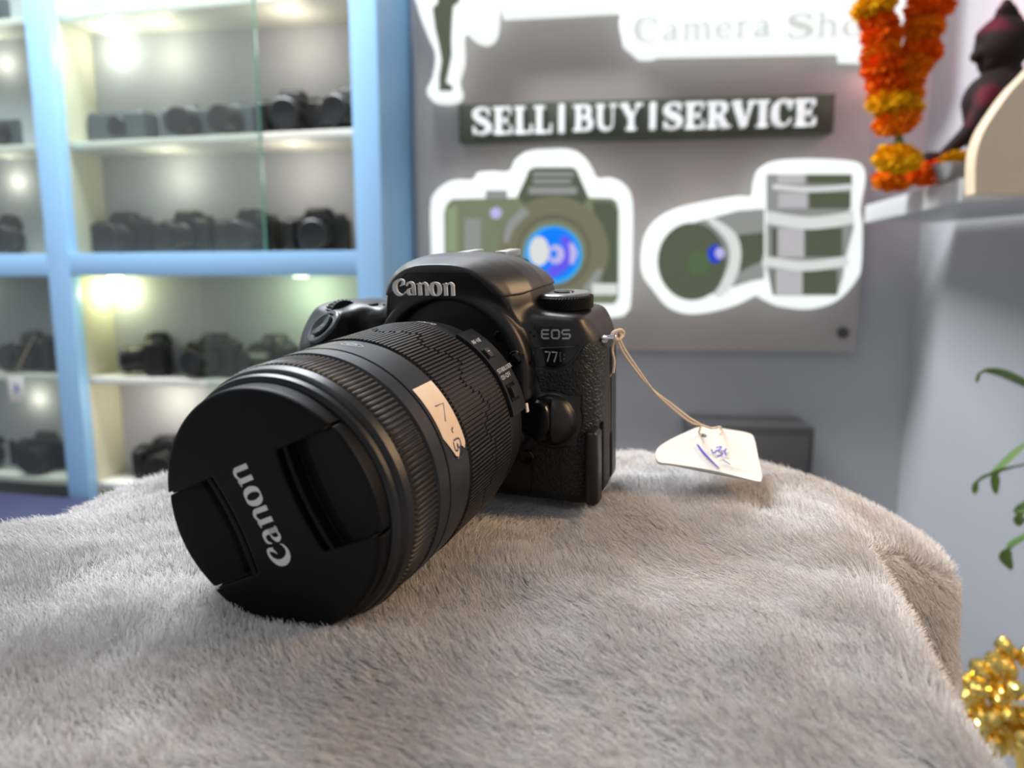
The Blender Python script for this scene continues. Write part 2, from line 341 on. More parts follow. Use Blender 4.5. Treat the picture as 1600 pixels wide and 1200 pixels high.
M_['blanket'] = mat('blanket_backing', (.42, .40, .39), .9)
M_['frame'] = mat('pale_blue_laminate', (.29, .52, .79), .35)
M_['frame_side'] = mat('blue_laminate_side', (.26, .50, .78), .35)
M_['interior'] = mat('cream_laminate', (.60, .58, .45), .75, spec=.2)
M_['shelf'] = mat('white_shelf_board', (.72, .71, .65), .4)
M_['glass'] = glass_mat('cabinet_glass', (.93, .97, .95), .035)
M_['glass_edge'] = mat('green_glass_edge', (.10, .26, .20), .2)
M_['oldcam'] = mat('stock_camera_black', (.008, .008, .009), .4)
M_['oldgrey'] = mat('stock_camera_grey', (.07, .08, .10), .4)
M_['wall'] = mat('grey_wall_paint', (.45, .465, .50), .7, bump=('noise', 60, .05, .002))
M_['board'] = mat('taupe_acrylic_board', (.43, .40, .39), .25)
M_['signgreen'] = mat('dark_green_sign', (.055, .065, .042), .4)
M_['signside'] = mat('sign_side', (.50, .50, .48), .5)
M_['lit'] = mat('lit_white_acrylic', (.3, .3, .3), .4, emit=((.90, .97, .95), .92))
M_['litletter'] = mat('lit_letter_face', (.8, .8, .8), .4, emit=((.60, .64, .66), .5))
M_['faintletter'] = mat('faint_letter_face', (.3, .3, .3), .4, emit=((.52, .56, .52), .8))
M_['stone'] = mat('dark_red_stone', (.022, .012, .012), .75, spec=.2, var=(14, (.12, .012, .022), .54, .66))
M_['cream'] = mat('cream_panel', (.92, .72, .50), .5)
M_['shelfwhite'] = mat('white_marble_shelf', (.62, .62, .62), .4)
M_['gold'] = mat('gold_foil', (.95, .70, .20), .22, metal=1)
M_['leaf'] = mat('green_leaf', (.10, .20, .04), .45)
M_['darkbox'] = mat('dark_box_plastic', (.06, .058, .058), .5)
M_['counter'] = mat('grey_counter_laminate', (.30, .30, .31), .4)
M_['navy'] = mat('navy_counter', (.03, .035, .09), .5)
M_['steel'] = mat('steel', (.6, .6, .6), .3, metal=1)
def emis(name, col, st): return mat(name, tuple(c*.18 for c in col), .5, spec=.2, emit=(tuple(c*.82 for c in col), st))

# ------------------------------------------------------------------ photo geometry: rays and planes
cp, sp_ = math.cos(PITCH), math.sin(PITCH)
def ray(x, y):
    a = (x-800)/1109; b = (y-600)/1109
    return np.array([a, cp-b*sp_, -sp_-b*cp])
class Plane:
    """a vertical plane; local frame u along it, w behind it, z up"""
    def __init__(s, px, py, depth, yaw):
        d = ray(px, py); s.P = d*(depth/d[1]); s.P[2] = 0; s.yaw = yaw
        s.u = np.array([math.cos(yaw), math.sin(yaw), 0]); s.n = np.array([-math.sin(yaw), math.cos(yaw), 0])
    def at(s, x, y, w=0.0):
        d = ray(x, y); Q = d*(((s.P+s.n*w)@s.n)/(d@s.n)); return float((Q-s.P)@s.u), float(Q[2])
    def root(s): return (float(s.P[0]), float(s.P[1]), H)
KC = .83
PC = Plane(320, 437, 1.7*KC, math.radians(-12.4))       # cabinet fronts
PS = Plane(900, 437, 1.44, math.radians(-6.64))      # sign board face
#==SETTING==
# ------------------------------------------------------------------ the room
def struct(name, mb, m, parent=None, **k): return prop(mb.build(name, m, parent, **k), kind='structure')
uc = PS.at(1438, 500)[0]                              # room corner
wb = MB(); wb.box((-2.6, .03, -H), (uc+.25, .13, 1.5)); o = struct('wall_back', wb, M_['wall']); o.location = PS.root(); o.rotation_euler = (0, 0, PS.yaw)
wr = MB(); wr.box((0, -3.2, -H), (.1, .03, 1.5)); o = struct('wall_right', wr, M_['wall']); cr_ = PS.P+PS.u*uc+PS.n*.03; o.location = (cr_[0]+.005, cr_[1]-.02, H); o.rotation_euler = (0, 0, math.radians(19))
fl = MB(); fl.box((-3.2, -2.2, -.05), (1.4, 2.6, 0)); struct('floor', fl, mat('floor_tile', (.30, .28, .26), .35))
ce = MB(); ce.box((-3.2, -1.2, 2.7), (1.4, 2.6, 2.75)); struct('ceiling', ce, mat('ceiling_paint', (.7, .7, .7), .8))
#==CABINET==
def make_cabinet():
    root = empty('display_cabinet', 'pale blue display cabinet with cream interior, sliding glass and camera shelves', 'cabinet', PC.root(), PC.yaw)
    D = .24; ZB, ZT = -1.19/KC, 1.25; root.scale = (KC,)*3
    def pc_at(x, y, w_): a_ = PC.at(x, y, w_*KC); return a_[0]/KC, a_[1]/KC
    UL = [-1.25, -.377, .388]                        # right edges of the posts' openings
    mb = MB(); mb.box((-1.30, 0, ZB), (-1.24, D, ZT)).build('post', M_['frame'], root, bevel=.002)
    MB().box((-.442, 0, ZB), (-.377, .03, ZT)).build('post', M_['frame'], root, bevel=.002)
    MB().box((.388, 0, ZB), (.45, .03, ZT)).build('post', M_['frame'], root, bevel=.002)
    MB().box((-1.24, .001, .009), (-.442, .03, .065)).build('rail', M_['frame'], root, bevel=.001)
    MB().box((-.377, .001, .009), (.388, .03, .065)).build('rail', M_['frame'], root, bevel=.001)
    MB().box((.43, .031, ZB), (.449, D, ZT)).build('side_panel', M_['frame_side'], root)
    MB().box((.405, .031, ZB), (.4295, D-.02, ZT)).build('inner_lining', M_['interior'], root)
    MB().box((-.43, .031, ZB), (-.38, D-.02, ZT)).build('partition', M_['interior'], root, bevel=.001)
    MB().box((-1.24, D-.019, ZB), (.429, D, ZT)).build('back_panel', M_['interior'], root)
    for a, b in ((-1.24, -.431), (-.379, .404)):
        MB().box((a, .031, .012), (b, D-.02, .062)).build('middle_deck', M_['interior'], root)
        for z in (.615, .318, -.265, -.545): MB().box((a, .035, z), (b, D-.02, z+.018)).build('shelf', M_['shelf'], root, bevel=.0015)
    # sliding panes stand just behind the frame
    ug = pc_at(408, 200, .04)[0]; ul = pc_at(321, 520, .04)[0]
    for (a, b, z0, z1, lab) in ((-.376, ug, .066, 1.2, 'left sliding pane of the upper bay'), (ul, .387, -1.0, .008, 'right sliding pane of the lower bay'), (-1.2, -.443, .066, 1.2, 'pane of the left bay above the rail'), (-1.2, -.443, -1.0, .008, 'pane of the left bay below the rail')):
        g = MB().box((a, .0305, z0), (b, .0345, z1)).build('glass_pane', M_['glass'], root, label=lab)
    MB().box((ug+.0002, .030, .066), (ug+.003, .0345, 1.2)).build('pane_edge', M_['glass_edge'], root)
    # small round spotlights, with the light they give
    for (px, py, wv, e, c) in ((165, -12, .10, .24, (1, .96, .80)), (128, 437, .10, .32, (.93, 1.0, .58)), (470, 437, .10, .45, (.85, 1.0, .66)), (-40, 437, .10, .6, (.85, 1, .70))):
        u_, z_ = pc_at(px, py, wv); z_ = .6145 if py < 100 else .0115; u_ = max(u_, -.335) if px > 0 else u_
        V, F = lathe([(0, 0), (0, 16), (-6, 18), (-7, 14), (-5, 0)], 24, 'z')
        me = mesh_vf('spotlight', [(v[0]*.001+u_, v[1]*.001+wv, v[2]*.001+z_) for v in V], F)
        link('spotlight', me, emis('spot_glow', c, 6 if px in (165, 128) else 4), root)
        l = bpy.data.lights.new('spotlight_lamp', 'POINT'); l.energy = e; l.color = c; l.shadow_soft_size = .015
        lo = bpy.data.objects.new('spotlight_lamp', l); COL.objects.link(lo); lo.parent = root; lo.location = (u_, wv, z_-.045)
    for (ua, wv, z_, e) in ((-.15, .09, .6145, .28), (.2, .09, .6145, .28), (-.15, .09, .3175, .25), (.2, .09, .3175, .25), (-.20, .07, -.2655, .35), (.20, .07, -.2655, .35), (-.62, .09, .6145, .16), (-.62, .09, .3175, .16), (-.62, .09, -.2655, .14), (.1, .09, .9, .4)):  # unseen fill lights and pucks added to brighten the shelf bays
        V, F = lathe([(0, 0), (0, 9), (-2.5, 9.5), (-3, 7), (-2.5, 0)], 20, 'z')
        if z_ < .8: link('added_puck_light', mesh_vf('added_puck_light', [(v[0]*.001+ua, v[1]*.001+wv, v[2]*.001+z_) for v in V], F), emis('added_puck_glow', (1, .95, .78), 1.5), root)
        l = bpy.data.lights.new('shelf_fill_light', 'POINT'); l.energy = e; l.color = (1, .91, .72); l.shadow_soft_size = .03
        lo = bpy.data.objects.new('shelf_fill_light', l); COL.objects.link(lo); lo.parent = root; lo.location = (ua, wv, z_-.06)
    return root
cabinet = make_cabinet()
# the stock cameras on the shelves
def stock_camera(kind, parent_loc):
    r = empty('stock_camera')
    if kind == 'slr':
        def f(x, y, z):
            b = rbox(x, y, z, (0, 0, 36), (64, 22, 36), 9); g = rbox(x, y, z, (-52, -12, 34), (13, 22, 33), 9)
            p = rbox(x, y, z, (4, -2, 75), (27, 22, 17), 12); return smin(smin(b, g, 6), p, 16)
        me = sdf_mesh('camera_body', f, (-72, -42, -4), (72, 30, 105), 3.0)
        link('camera_body', me, M_['oldcam'], r)
        lathe_obj('lens', [(-20, 0), (-20, 28), (-34, 30), (-36, 28), (-60, 28), (-62, 30), (-74, 30), (-76, 27), (-74, 0)], M_['oldcam'], r, 48, off=(4, 0, 34))
        lathe_obj('mode_dial', [(0, 0), (0, 11), (7, 11), (8, 10), (8, 0)], M_['oldgrey'], r, 24, 'z', off=(46, 4, 72))
    elif kind == 'compact':
        def f(x, y, z): return smin(rbox(x, y, z, (0, 0, 34), (58, 17, 34), 8), rbox(x, y, z, (6, 0, 68), (16, 13, 8), 6), 6)
        link('camera_body', sdf_mesh('camera_body', f, (-64, -22, -4), (64, 22, 82), 3.0), M_['oldgrey'], r)
        lathe_obj('lens', [(-14, 0), (-14, 28), (-44, 29), (-60, 27), (-61, 24), (-58, 0)], M_['oldcam'], r, 48, off=(6, 0, 34))
        lathe_obj('shutter_button', [(0, 0), (0, 7), (5, 7), (6, 0)], M_['silver'], r, 20, 'z', off=(-42, 0, 67))
    else:
        def f(x, y, z): return smin(rbox(x, y, z, (0, 0, 36), (70, 30, 33), 12), rbox(x, y, z, (-40, 0, 30), (48, 24, 28), 20), 8)
        link('camera_body', sdf_mesh('camera_body', f, (-94, -36, -4), (76, 36, 76), 3.0), M_['oldgrey'], r)
        lathe_obj('grip_strap', [(-26, 0), (-34, 20), (-36, 22), (-38, 20), (-38, 0)], M_['oldcam'], r, 32, off=(10, 0, 36))
    return r
proto = {k: stock_camera(k, None) for k in ('slr', 'compact', 'bulky')}
used = set()
def place_stock(kind, px, shelf_z, rz, label, w=.105, s=.99, group='stock cameras in the display cabinet'):
    p = proto[kind]
    if kind not in used: used.add(kind); r = p
    else:
        r = p.copy(); COL.objects.link(r)
        for ch in p.children: c = ch.copy(); COL.objects.link(c); c.parent = r
    yy = 437-(shelf_z)*560/KC
    u_ = PC.at(px, yy, w)[0]; Pw = PC.P+PC.u*u_+PC.n*w
    r.location = (Pw[0], Pw[1], H+shelf_z+.001); r.rotation_euler = (0, 0, PC.yaw+math.radians(rz)); r.scale = (s, s, s)
    prop(r, label, 'camera', group); return r
Z1, Z2, Z3, Z4 = .3355*KC, .0625*KC, -.2465*KC, -.5265*KC
S_ = [
 ('bulky', 198, Z1, 0, 'wide blue-grey camera at the left end of the upper cabinet shelf'),
 ('compact', 301, Z1, 6, 'small grey camera beside the wide one on the upper cabinet shelf'),
 ('compact', 372, Z1, -8, 'grey camera behind the glass edge on the upper cabinet shelf'),
 ('slr', 461, Z1, 12, 'tall black camera with pale strap line right of the glass edge on the upper shelf'),
 ('slr', 551, Z1, -5, 'black camera half hidden by the right blue post on the upper shelf'),
 ('slr', 200, Z2, 6, 'black camera at the left end of the row just above the blue rail'),
 ('slr', 300, Z2, -6, 'black camera second from the left above the blue rail'),
 ('slr', 395, Z2, 4, 'black camera behind the glass edge above the blue rail'),
 ('slr', 500, Z2, 14, 'black camera at the right end of the row above the blue rail'),
 ('slr', 252, Z3, -62, 'black camera with long lens turned left on the shelf under the spotlight'),
 ('slr', 338, Z3, -10, 'black camera in the middle of the shelf below the blue rail'),
 ('slr', 433, Z3, -30, 'black camera with a pale sticker, right end of the shelf below the blue rail'),
 ('slr', 262, Z4, 20, 'black camera just above the blanket edge on the lowest visible shelf'),
 ('compact', 12, Z1, 0, 'grey-blue camera on the upper shelf of the left bay'),
 ('slr', 28, Z2, 20, 'black camera above the rail in the left bay'),
 ('slr', -10, Z3, 4, 'black camera at the frame edge on the left bay shelf with the paper tag'),
 ('slr', 62, Z3, -14, 'black camera above the hanging paper tag in the left bay'),
 ('slr', 8, Z4, 0, 'black camera at the frame edge on the lowest shelf of the left bay'),
 ('slr', 82, Z4, 8, 'black camera beside the blue post on the lowest shelf of the left bay'),
 ('compact', -5, .6335*KC, 0, 'dark camera on the topmost shelf of the left bay'),
]
for s in S_: place_stock(*s)
# price tag hanging from the left bay shelf
ut, zt = PC.at(28, 607, .028)
rt = empty('paper_tag', 'small white paper tag hanging over the left bay shelf edge', 'tag', tuple(PC.P+PC.u*ut+PC.n*.024+np.array([0, 0, H+zt])), PC.yaw)
MB().box((-.021, 0, -.032), (.021, .0012, .028)).build('card', M_['tag'], rt, bevel=.0004)
MB().tube([(0, .0005, .026), (.02, .0, .06), (.06, .004, .12)], .0008, 6).build('string', M_['string'], rt)
lettering('ink_mark', [([(.4,.2),(.5,.9)], .12, 0), ([(.7,.3),(.6,.8)], .1, 0)], lambda a, b, d: np.stack([(a-.5)*.03, -.0003-d, (b-.5)*.03], 1), .0004, M_['bluepen'], rt)
# navy counter front at the foot of the cabinets
nb = MB(); nb.box((-1.0, -.36, -H), (-.27, -.02, -.46)); o = nb.build('storage_counter', M_['navy'], bevel=.004); o.location = PC.root(); o.rotation_euler = (0, 0, PC.yaw)
prop(o, 'low navy counter in front of the display cabinet at the left edge', 'counter')
#==SIGN==
def sroot(name, label, cat, group=None): return empty(name, label, cat, PS.root(), PS.yaw, group)
def smp(w0):   # outline given in plane metres; depth grows toward the viewer
    return lambda a, b, d: np.stack([a, w0-d, b], 1)
def spx(pts, w=0.0): return [PS.at(x, y, w) for x, y in pts]
sb = sroot('sign_board', 'large taupe grey wall board behind the lit shop signs', 'board')
L = spx([(653, 300), (985, 547), (1353, 552), (1355, 300)]); x0, x1, z0 = L[0][0], L[3][0], L[1][1]
MB().box((x0, 0, z0), (x1, .028, 1.0)).build('panel', M_['board'], sb, bevel=.002)
us, zs = PS.at(1317, 520)
for (a, b) in ((us, zs), (x0+(x1-us), zs)): lathe_obj('screw_cap', [(0, 11), (-5, 10), (-6, 8), (-6, 0)], M_['darkbox'], sb, 28, off=(a*1000, -.5, b*1000))
WF = -.045                                            # front faces of the light boxes
def lightbox(name, label, outline, tone='lit', t=.035, closed=True, n=6):
    r = sroot(name, label, 'sign', None)
    P = catmull(spx(outline, WF), n, True)
    plate('light_box', [P], t, smp(WF+t/2+.0005), M_[tone], r, bevel=.003)
    return r
# words strip
st = sroot('word_sign', 'dark green strip sign reading SELL BUY SERVICE in raised white letters', 'sign')
a = spx([(716, 163), (1306, 146)], -.04); b = spx([(718, 219), (1300, 210)], -.04)
xs0, xs1, zs1, zs0 = a[0][0], a[1][0], (a[0][1]+a[1][1])/2, (b[0][1]+b[1][1])/2
MB().box((xs0, -.04, zs0), (xs1, -.001, zs1)).build('backing_strip', M_['signgreen'], st, bevel=.0015)
def word(txt, xa, xb, yb, ya, depth=.018, w0=-.0405, m='litletter', parent=st, font=G, nm='raised_letters'):
    ss, W = strokes_of(txt, font)
    A = PS.at(xa, (yb), w0-depth); B = PS.at(xb, yb, w0-depth); T = PS.at((xa+xb)/2, ya, w0-depth)
    zb = (A[1]+B[1])/2; hh = T[1]-zb; sx = (B[0]-A[0])/W
    return lettering(nm, ss, lambda a, b_, d: np.stack([A[0]+a*sx, w0-d, zb+b_*hh], 1), depth, M_[m], parent)
word('SELL', 737, 862, 207, 166); word('|', 868, 886, 205, 163); word('BUY', 895, 1003, 202, 162); word('|', 1011, 1029, 200, 160); word('SERVICE', 1036, 1276, 197, 157)
# camera-shaped light box
def q6(pts): return [(660+x/4, 220+y/4) for x, y in pts]
cs = lightbox('camera_light_sign', 'glowing camera-shaped light sign with a blue lens behind the black camera', q6([(62, 980), (55, 700), (50, 420), (80, 320), (180, 250), (310, 242), (345, 200), (440, 190), (540, 190), (580, 120), (660, 65), (800, 50), (930, 55), (1010, 100), (1060, 170), (1095, 232), (1180, 232), (1265, 275), (1312, 370), (1316, 600), (1305, 980), (1280, 1070), (1180, 1105), (700, 1110), (150, 1105), (80, 1070)]))
g_green = emis('print_green', (.20, .24, .15), 1.0); g_dgreen = emis('print_dark_green', (.10, .115, .075), 1.0); g_olive = emis('print_olive', (.19, .19, .12), 1.0)
g_grey = emis('print_grey', (.30, .31, .30), 1.0); g_lgreen = emis('print_pale_green', (.28, .36, .22), 1.0); g_white = emis('print_white', (.75, .78, .76), 1.0)
g_blue = emis('print_blue', (.0, .22, 1.0), 1.0); g_cyan = emis('print_cyan', (.03, .40, .95), 1.0); g_violet = emis('print_violet', (.13, .10, .90), 1.0); g_pink = emis('print_lilac', (.55, .50, .85), 1.0); g_brown = emis('print_brown', (.15, .14, .10), 1.0)
lay = [0]
def printed(nm, pts, m, parent, q=q6, sm=0):
    lay[0] += 1; w0 = WF-.0035-.0004*lay[0]
    P = spx(q(pts), w0); P = catmull(P, 6, True) if sm else P
    return plate(nm, [P], .0003, smp(w0), m, parent)
def ell(cx, cy, rx, ry, n=40): return [(cx+rx*math.cos(2*math.pi*k/n), cy+ry*math.sin(2*math.pi*k/n)) for k in range(n)]
def strip(pts, wd):
    a, b = band(pts, wd, True, 6); return [tuple(p) for p in a]+[tuple(p) for p in b[::-1]]
printed('camera_picture', [(140, 1020), (135, 450), (150, 400), (185, 365), (600, 355), (665, 182), (700, 165), (940, 165), (965, 182), (1040, 355), (1180, 358), (1215, 380), (1227, 430), (1225, 980), (1200, 1020)], g_green, cs)
printed('viewfinder_picture', [(592, 350), (668, 185), (700, 170), (938, 170), (962, 185), (1036, 350), (1000, 420), (640, 400)], g_dgreen, cs)
for y0, y1, xx0, xx1, m in ((195, 222, 690, 950, g_grey), (240, 268, 690, 930, g_grey), (288, 335, 665, 965, g_grey)): printed('viewfinder_bar', [(xx0, y0), (xx1, y0), (xx1, y1), (xx0, y1)], m, cs)
printed('hot_shoe_picture', [(395, 310), (530, 310), (530, 362), (395, 362)], g_grey, cs)
printed('grip_picture', [(150, 430), (215, 400), (215, 700), (150, 700)], g_lgreen, cs); printed('grip_stripe', [(265, 485), (365, 485), (365, 760), (265, 760)], g_grey, cs)
printed('body_edge', [(1060, 380), (1180, 380), (1222, 440), (1222, 880), (1140, 980)], g_dgreen, cs)
printed('lens_ring_picture', ell(820, 690, 345, 345), g_olive, cs); printed('lens_inner_ring', ell(820, 690, 235, 235), g_brown, cs)
printed('lens_inner_ring', ell(820, 700, 205, 205), g_green, cs)
printed('red_dot', ell(460, 452, 36, 36, 20), g_pink, cs)
printed('lens_highlight', strip([(520, 640), (555, 530), (650, 430)], [30, 55, 60]), g_grey, cs)
printed('lens_highlight', strip([(1010, 950), (1060, 890), (1115, 800)], [40, 55, 30]), g_grey, cs)
printed('white_bar', [(1060, 893), (1218, 893), (1218, 962), (1060, 962)], g_white, cs)
printed('blue_glass', ell(818, 712, 180, 180), g_cyan, cs); printed('blue_glass', ell(825, 705, 150, 160), g_blue, cs)
printed('blue_glass', strip([(790, 830), (880, 780), (920, 690), (880, 600)], [70, 60, 60, 50]), g_violet, cs)
printed('lens_glint', ell(730, 690, 62, 92), g_white, cs); printed('lens_glint', ell(835, 710, 52, 60), g_pink, cs); printed('lens_glint', ell(820, 708, 22, 28, 20), g_blue, cs)
printed('lens_glint', strip([(925, 640), (945, 700), (930, 770)], [25, 45, 25]), g_pink, cs)
# lens-shaped light box
def q7(pts): return [(990+x/3.429, 230+y/3.429) for x, y in pts]
ls = lightbox('lens_light_sign', 'glowing light sign shaped like two camera lenses at the right of the board', q7([(45, 600), (62, 480), (120, 390), (230, 328), (400, 288), (560, 262), (645, 258), (662, 170), (690, 105), (770, 72), (950, 62), (1170, 75), (1230, 110), (1240, 180), (1215, 330), (1226, 430), (1220, 640), (1195, 710), (1130, 790), (1050, 842), (930, 868), (800, 855), (720, 822), (660, 795), (560, 842), (420, 882), (290, 893), (190, 858), (110, 765), (58, 690)]))
lay[0] = 0; A_ = dict(q=q7)
printed('lying_lens_picture', [(330, 400), (440, 372), (560, 340), (700, 330), (700, 705), (640, 715), (480, 765), (380, 800)], g_grey, ls, **A_)
printed('lying_lens_barrel', [(560, 470), (700, 455), (700, 610), (640, 630), (570, 670)], g_dgreen, ls, **A_)
printed('white_ring', strip([(400, 380), (520, 480), (545, 600), (500, 730), (440, 800)], [30, 60, 60, 60, 30]), g_white, ls, **A_)
printed('lens_glass_picture', ell(312, 612, 184, 208), g_dgreen, ls, **A_); printed('lens_glow', ell(350, 620, 62, 66), emis('print_deep_green', (.09, .15, .07), 1), ls, **A_)
printed('blue_glint', ell(437, 572, 40, 50, 24), emis('print_deep_blue', (.02, .06, .62), 1), ls, **A_); printed('blue_glint', ell(462, 568, 26, 30, 20), g_pink, ls, **A_)
printed('standing_lens_picture', [(712, 145), (1172, 145), (1172, 200), (1150, 335), (1180, 345), (1180, 430), (1135, 600), (1120, 700), (1090, 795), (745, 795), (712, 650)], g_grey, ls, **A_)
for (xx0, xx1, y0, y1) in ((930, 1165, 145, 195), (940, 1165, 240, 330), (740, 1118, 432, 588), (745, 1092, 655, 790)): printed('dark_barrel_band', [(xx0, y0), (xx1, y0), (xx1, y1), (xx0, y1)], g_dgreen, ls, **A_)
for (xx0, xx1, y0, y1) in ((772, 915, 145, 195), (775, 930, 245, 325), (772, 915, 432, 588), (760, 905, 655, 790)): printed('barrel_highlight', [(xx0, y0), (xx1, y0), (xx1, y1), (xx0, y1)], emis('print_silver', (.52, .51, .53), 1), ls, **A_)
for (xx0, xx1, y0, y1, bow) in ((745, 1168, 200, 238, 8), (712, 1182, 352, 430, 16), (690, 1150, 590, 655, 14)): printed('white_ring', strip([(xx0, (y0+y1)/2-bow), ((xx0+xx1)/2, (y0+y1)/2+bow), (xx1, (y0+y1)/2-bow)], y1-y0-12), g_white, ls, **A_)
# the shop name boxes above
lay[0] = 0
nm = lightbox('shop_name_light_sign', 'large white lit sign with faint raised words Camera Shop at the top', [(968, 30), (975, 65), (1000, 86), (1020, 86), (1030, 82), (1180, 79), (1318, 76), (1320, 90), (1420, 92), (1425, -160), (900, -150), (784, -145), (784, 21), (880, 16), (972, 11)], n=1)
word('Camera', 987, 1205, 60, 22, .004, WF-.0032, 'faintletter', nm, nm='raised_letters'); word('Shop', 1228, 1390, 56, 18, .004, WF-.0032, 'faintletter', nm, nm='raised_letters')
ph = lightbox('photographer_light_sign', 'white lit sign with the dark silhouette of a standing photographer', [(640, -60), (652, 10), (668, 55), (680, 85), (676, 120), (667, 140), (672, 153), (690, 157), (712, 154), (719, 142), (714, 122), (722, 90), (722, 45), (742, 58), (760, 62), (774, 48), (777, 10), (770, -60)])
def qi(p): return p
printed('silhouette', [(684, -40), (724, -40), (718, 2), (708, 10), (706, 40), (705, 62), (706, 85), (701, 110), (697, 128), (708, 136), (706, 142), (686, 142), (686, 120), (690, 95), (686, 70), (680, 45), (676, 12), (684, 5)], g_dgreen, ph, q=qi)
#==RIGHT==
# shelf on the right wall with the figure, flowers and cream end panel
def wp(px, py, y): d = ray(px, py); d = d*(y/d[1]); return Vector((d[0], d[1], d[2]+H))
F0 = wp(1343, 333, 1.352); N0 = wp(1505, 277, .975)
shz = N0.z; zt_ = shz
sh = MB(); xr = .872
V = [(F0.x, F0.y-.02, zt_), (.772, F0.y-.035, zt_), (.925, .88, zt_), (N0.x+.0, N0.y, zt_)]
nz = .032
sh.add([(v[0], v[1], v[2]-nz) for v in V]+V, [(0, 1, 2, 3), (7, 6, 5, 4), (0, 4, 5, 1), (1, 5, 6, 2), (2, 6, 7, 3), (3, 7, 4, 0)])
o = sh.build('wall_shelf', M_['shelfwhite'], bevel=.002); prop(o, 'white marble wall shelf on the right carrying flowers and the dark figure', 'shelf')
yp = .955
pts = [(1507, 306), (1507, 262), (1511, 235), (1521, 208), (1540, 178), (1562, 148), (1585, 124), (1612, 98), (1660, 70), (1760, 60), (1760, 306)]
P = []
for x, y in pts: v = wp(x, y, yp); P.append((v.x, v.z))
P = catmull(P[:-2], 6).tolist()+[P[-2], P[-1]]
o = plate('end_panel', [P], .018, lambda a, b, d: np.stack([a, yp+d-.011, b], 1), M_['cream'], bevel=.001); prop(o, 'cream end panel with a curved top in front of the dark figure', 'panel')
# dark stone figure seated in profile
SY = 1.10
def fpt(px, py, dy=0.0): v = wp(px, py, SY+dy); return (v.x*1000, v.y*1000, (v.z)*1000)
def fig(x, y, z):
    hd = ellip(x, y, z, fpt(1568, 70), (38, 36, 38)); sn = capsule(x, y, z, fpt(1550, 84), fpt(1526, 88), 15, 9); jaw = ellip(x, y, z, fpt(1546, 102), (15, 16, 13))
    f = smin(smin(hd, sn, 8), jaw, 6); f = smax(f, -ellip(x, y, z, fpt(1541, 70, -.028), (9, 12, 6)), 3); f = smin(f, capsule(x, y, z, fpt(1533, 74), fpt(1527, 81), 5, 4), 3)
    f = smax(f, -capsule(x, y, z, fpt(1520, 95, -.02), fpt(1540, 96, -.03), 2.2, 2.5), 2)
    brow = capsule(x, y, z, fpt(1536, 55), fpt(1560, 38), 9, 11); f = smin(f, brow, 8)
    c0 = fpt(1573, 32)
    for k, (py, r) in enumerate(((31, 19), (23, 15), (15, 12.5), (8, 8), (2, 4.5))):
        c = fpt(1573, py); f = smin(f, np.maximum(ln(x-c[0], y-c[1])-r, np.abs(z-c[2])-1.6)-.8, .5); f = smin(f, np.maximum(ln(x-c[0], y-c[1])-r*.45, np.abs(z-c[2]+4)-5), .8)
    f = smin(f, ellip(x, y, z, fpt(1612, 58, .03), (24, 20, 30)), 2)
    neck = capsule(x, y, z, fpt(1566, 105), fpt(1574, 135), 22, 26); f = smin(f, neck, 5)
    to = capsule(x, y, z, fpt(1553, 158), fpt(1552, 205), 42, 34); f = smin(f, to, 7)
    be = ellip(x, y, z, fpt(1590, 200), (62, 46, 62)); f = smin(f, be, 18)
    for s in (-1, 1):
        sh_ = capsule(x, y, z, fpt(1545, 150, .035*s), fpt(1525, 195, .045*s), 17, 14); f = smin(f, sh_, 10)
        fa = capsule(x, y, z, fpt(1525, 197, .045*s), fpt(1480, 238, .03*s), 13, 9); f = smin(f, fa, 8)
    lg = capsule(x, y, z, fpt(1570, 255), fpt(1450, 250, .02), 17, 12); f = smin(f, lg, 10)
    return smax(f, (zt_*1000+1.5)-z, 3)
me = sdf_mesh('seated_figure', fig, (555, 1010, zt_*1000-6), (868, 1190, 1800), 2.0)
fo = link('stone_figure', me, M_['stone']); prop(fo, 'dark reddish stone figure with a tiered crown seated in profile on the wall shelf', 'statue')
# steel bowl
bp_ = wp(1487, 262, 1.04)
bw = lathe_obj('steel_bowl', [(0, 0), (0, 14), (5, 22), (22, 34), (24, 36), (22, 33), (6, 20), (3, 0)], M_['steel'], None, 48, 'z'); bw.location = (bp_.x, 1.04, zt_+.0015)
prop(bw, 'small steel bowl with a yellow flower on the wall shelf', 'bowl')
# marigolds: many petals round a flat ball
def petals(seed, R=27, sq_=.62, n=220):
    r_ = np.random.default_rng(seed); mb = MB()
    V, F = lathe([(-R*sq_*.8, 0), (-R*sq_*.6, R*.55), (0, R*.75), (R*sq_*.6, R*.55), (R*sq_*.8, 0)], 20, 'z'); mb.add([(a*.001, b*.001, c*.001) for a, b, c in V], F)
    for i in range(n):
        zc = 1-2*(i+.5)/n; th = i*2.39996+r_.normal()*.1; rr = math.sqrt(1-zc*zc); d = Vector((rr*math.cos(th), rr*math.sin(th), zc))
        t = d.cross(Vector((r_.normal(), r_.normal(), r_.normal()))).normalized(); s = d.cross(t); L_ = R*(.95+.18*r_.random())
        def pt(rad, a, b): v = d*rad+t*a+s*b; return (v.x*.001, v.y*.001, v.z*sq_*.001)
        wv = R*.16
        mb.add([pt(L_*.65, -wv*.5, 0), pt(L_*.65, wv*.5, 0), pt(L_*.92, wv, wv*.3), pt(L_*1.06, wv*.5, wv*.8), pt(L_*1.06, -wv*.5, wv*.8), pt(L_*.92, -wv, wv*.3)], [(0, 1, 2, 5), (5, 2, 3, 4)])
    return mb
fm = {'o': mat('marigold_orange', (.92, .15, .004), .8, spec=.1), 'm': mat('marigold_mid', (.92, .25, .006), .8, spec=.1), 'y': mat('marigold_yellow', (.92, .50, .008), .8, spec=.1)}
fmesh = {}
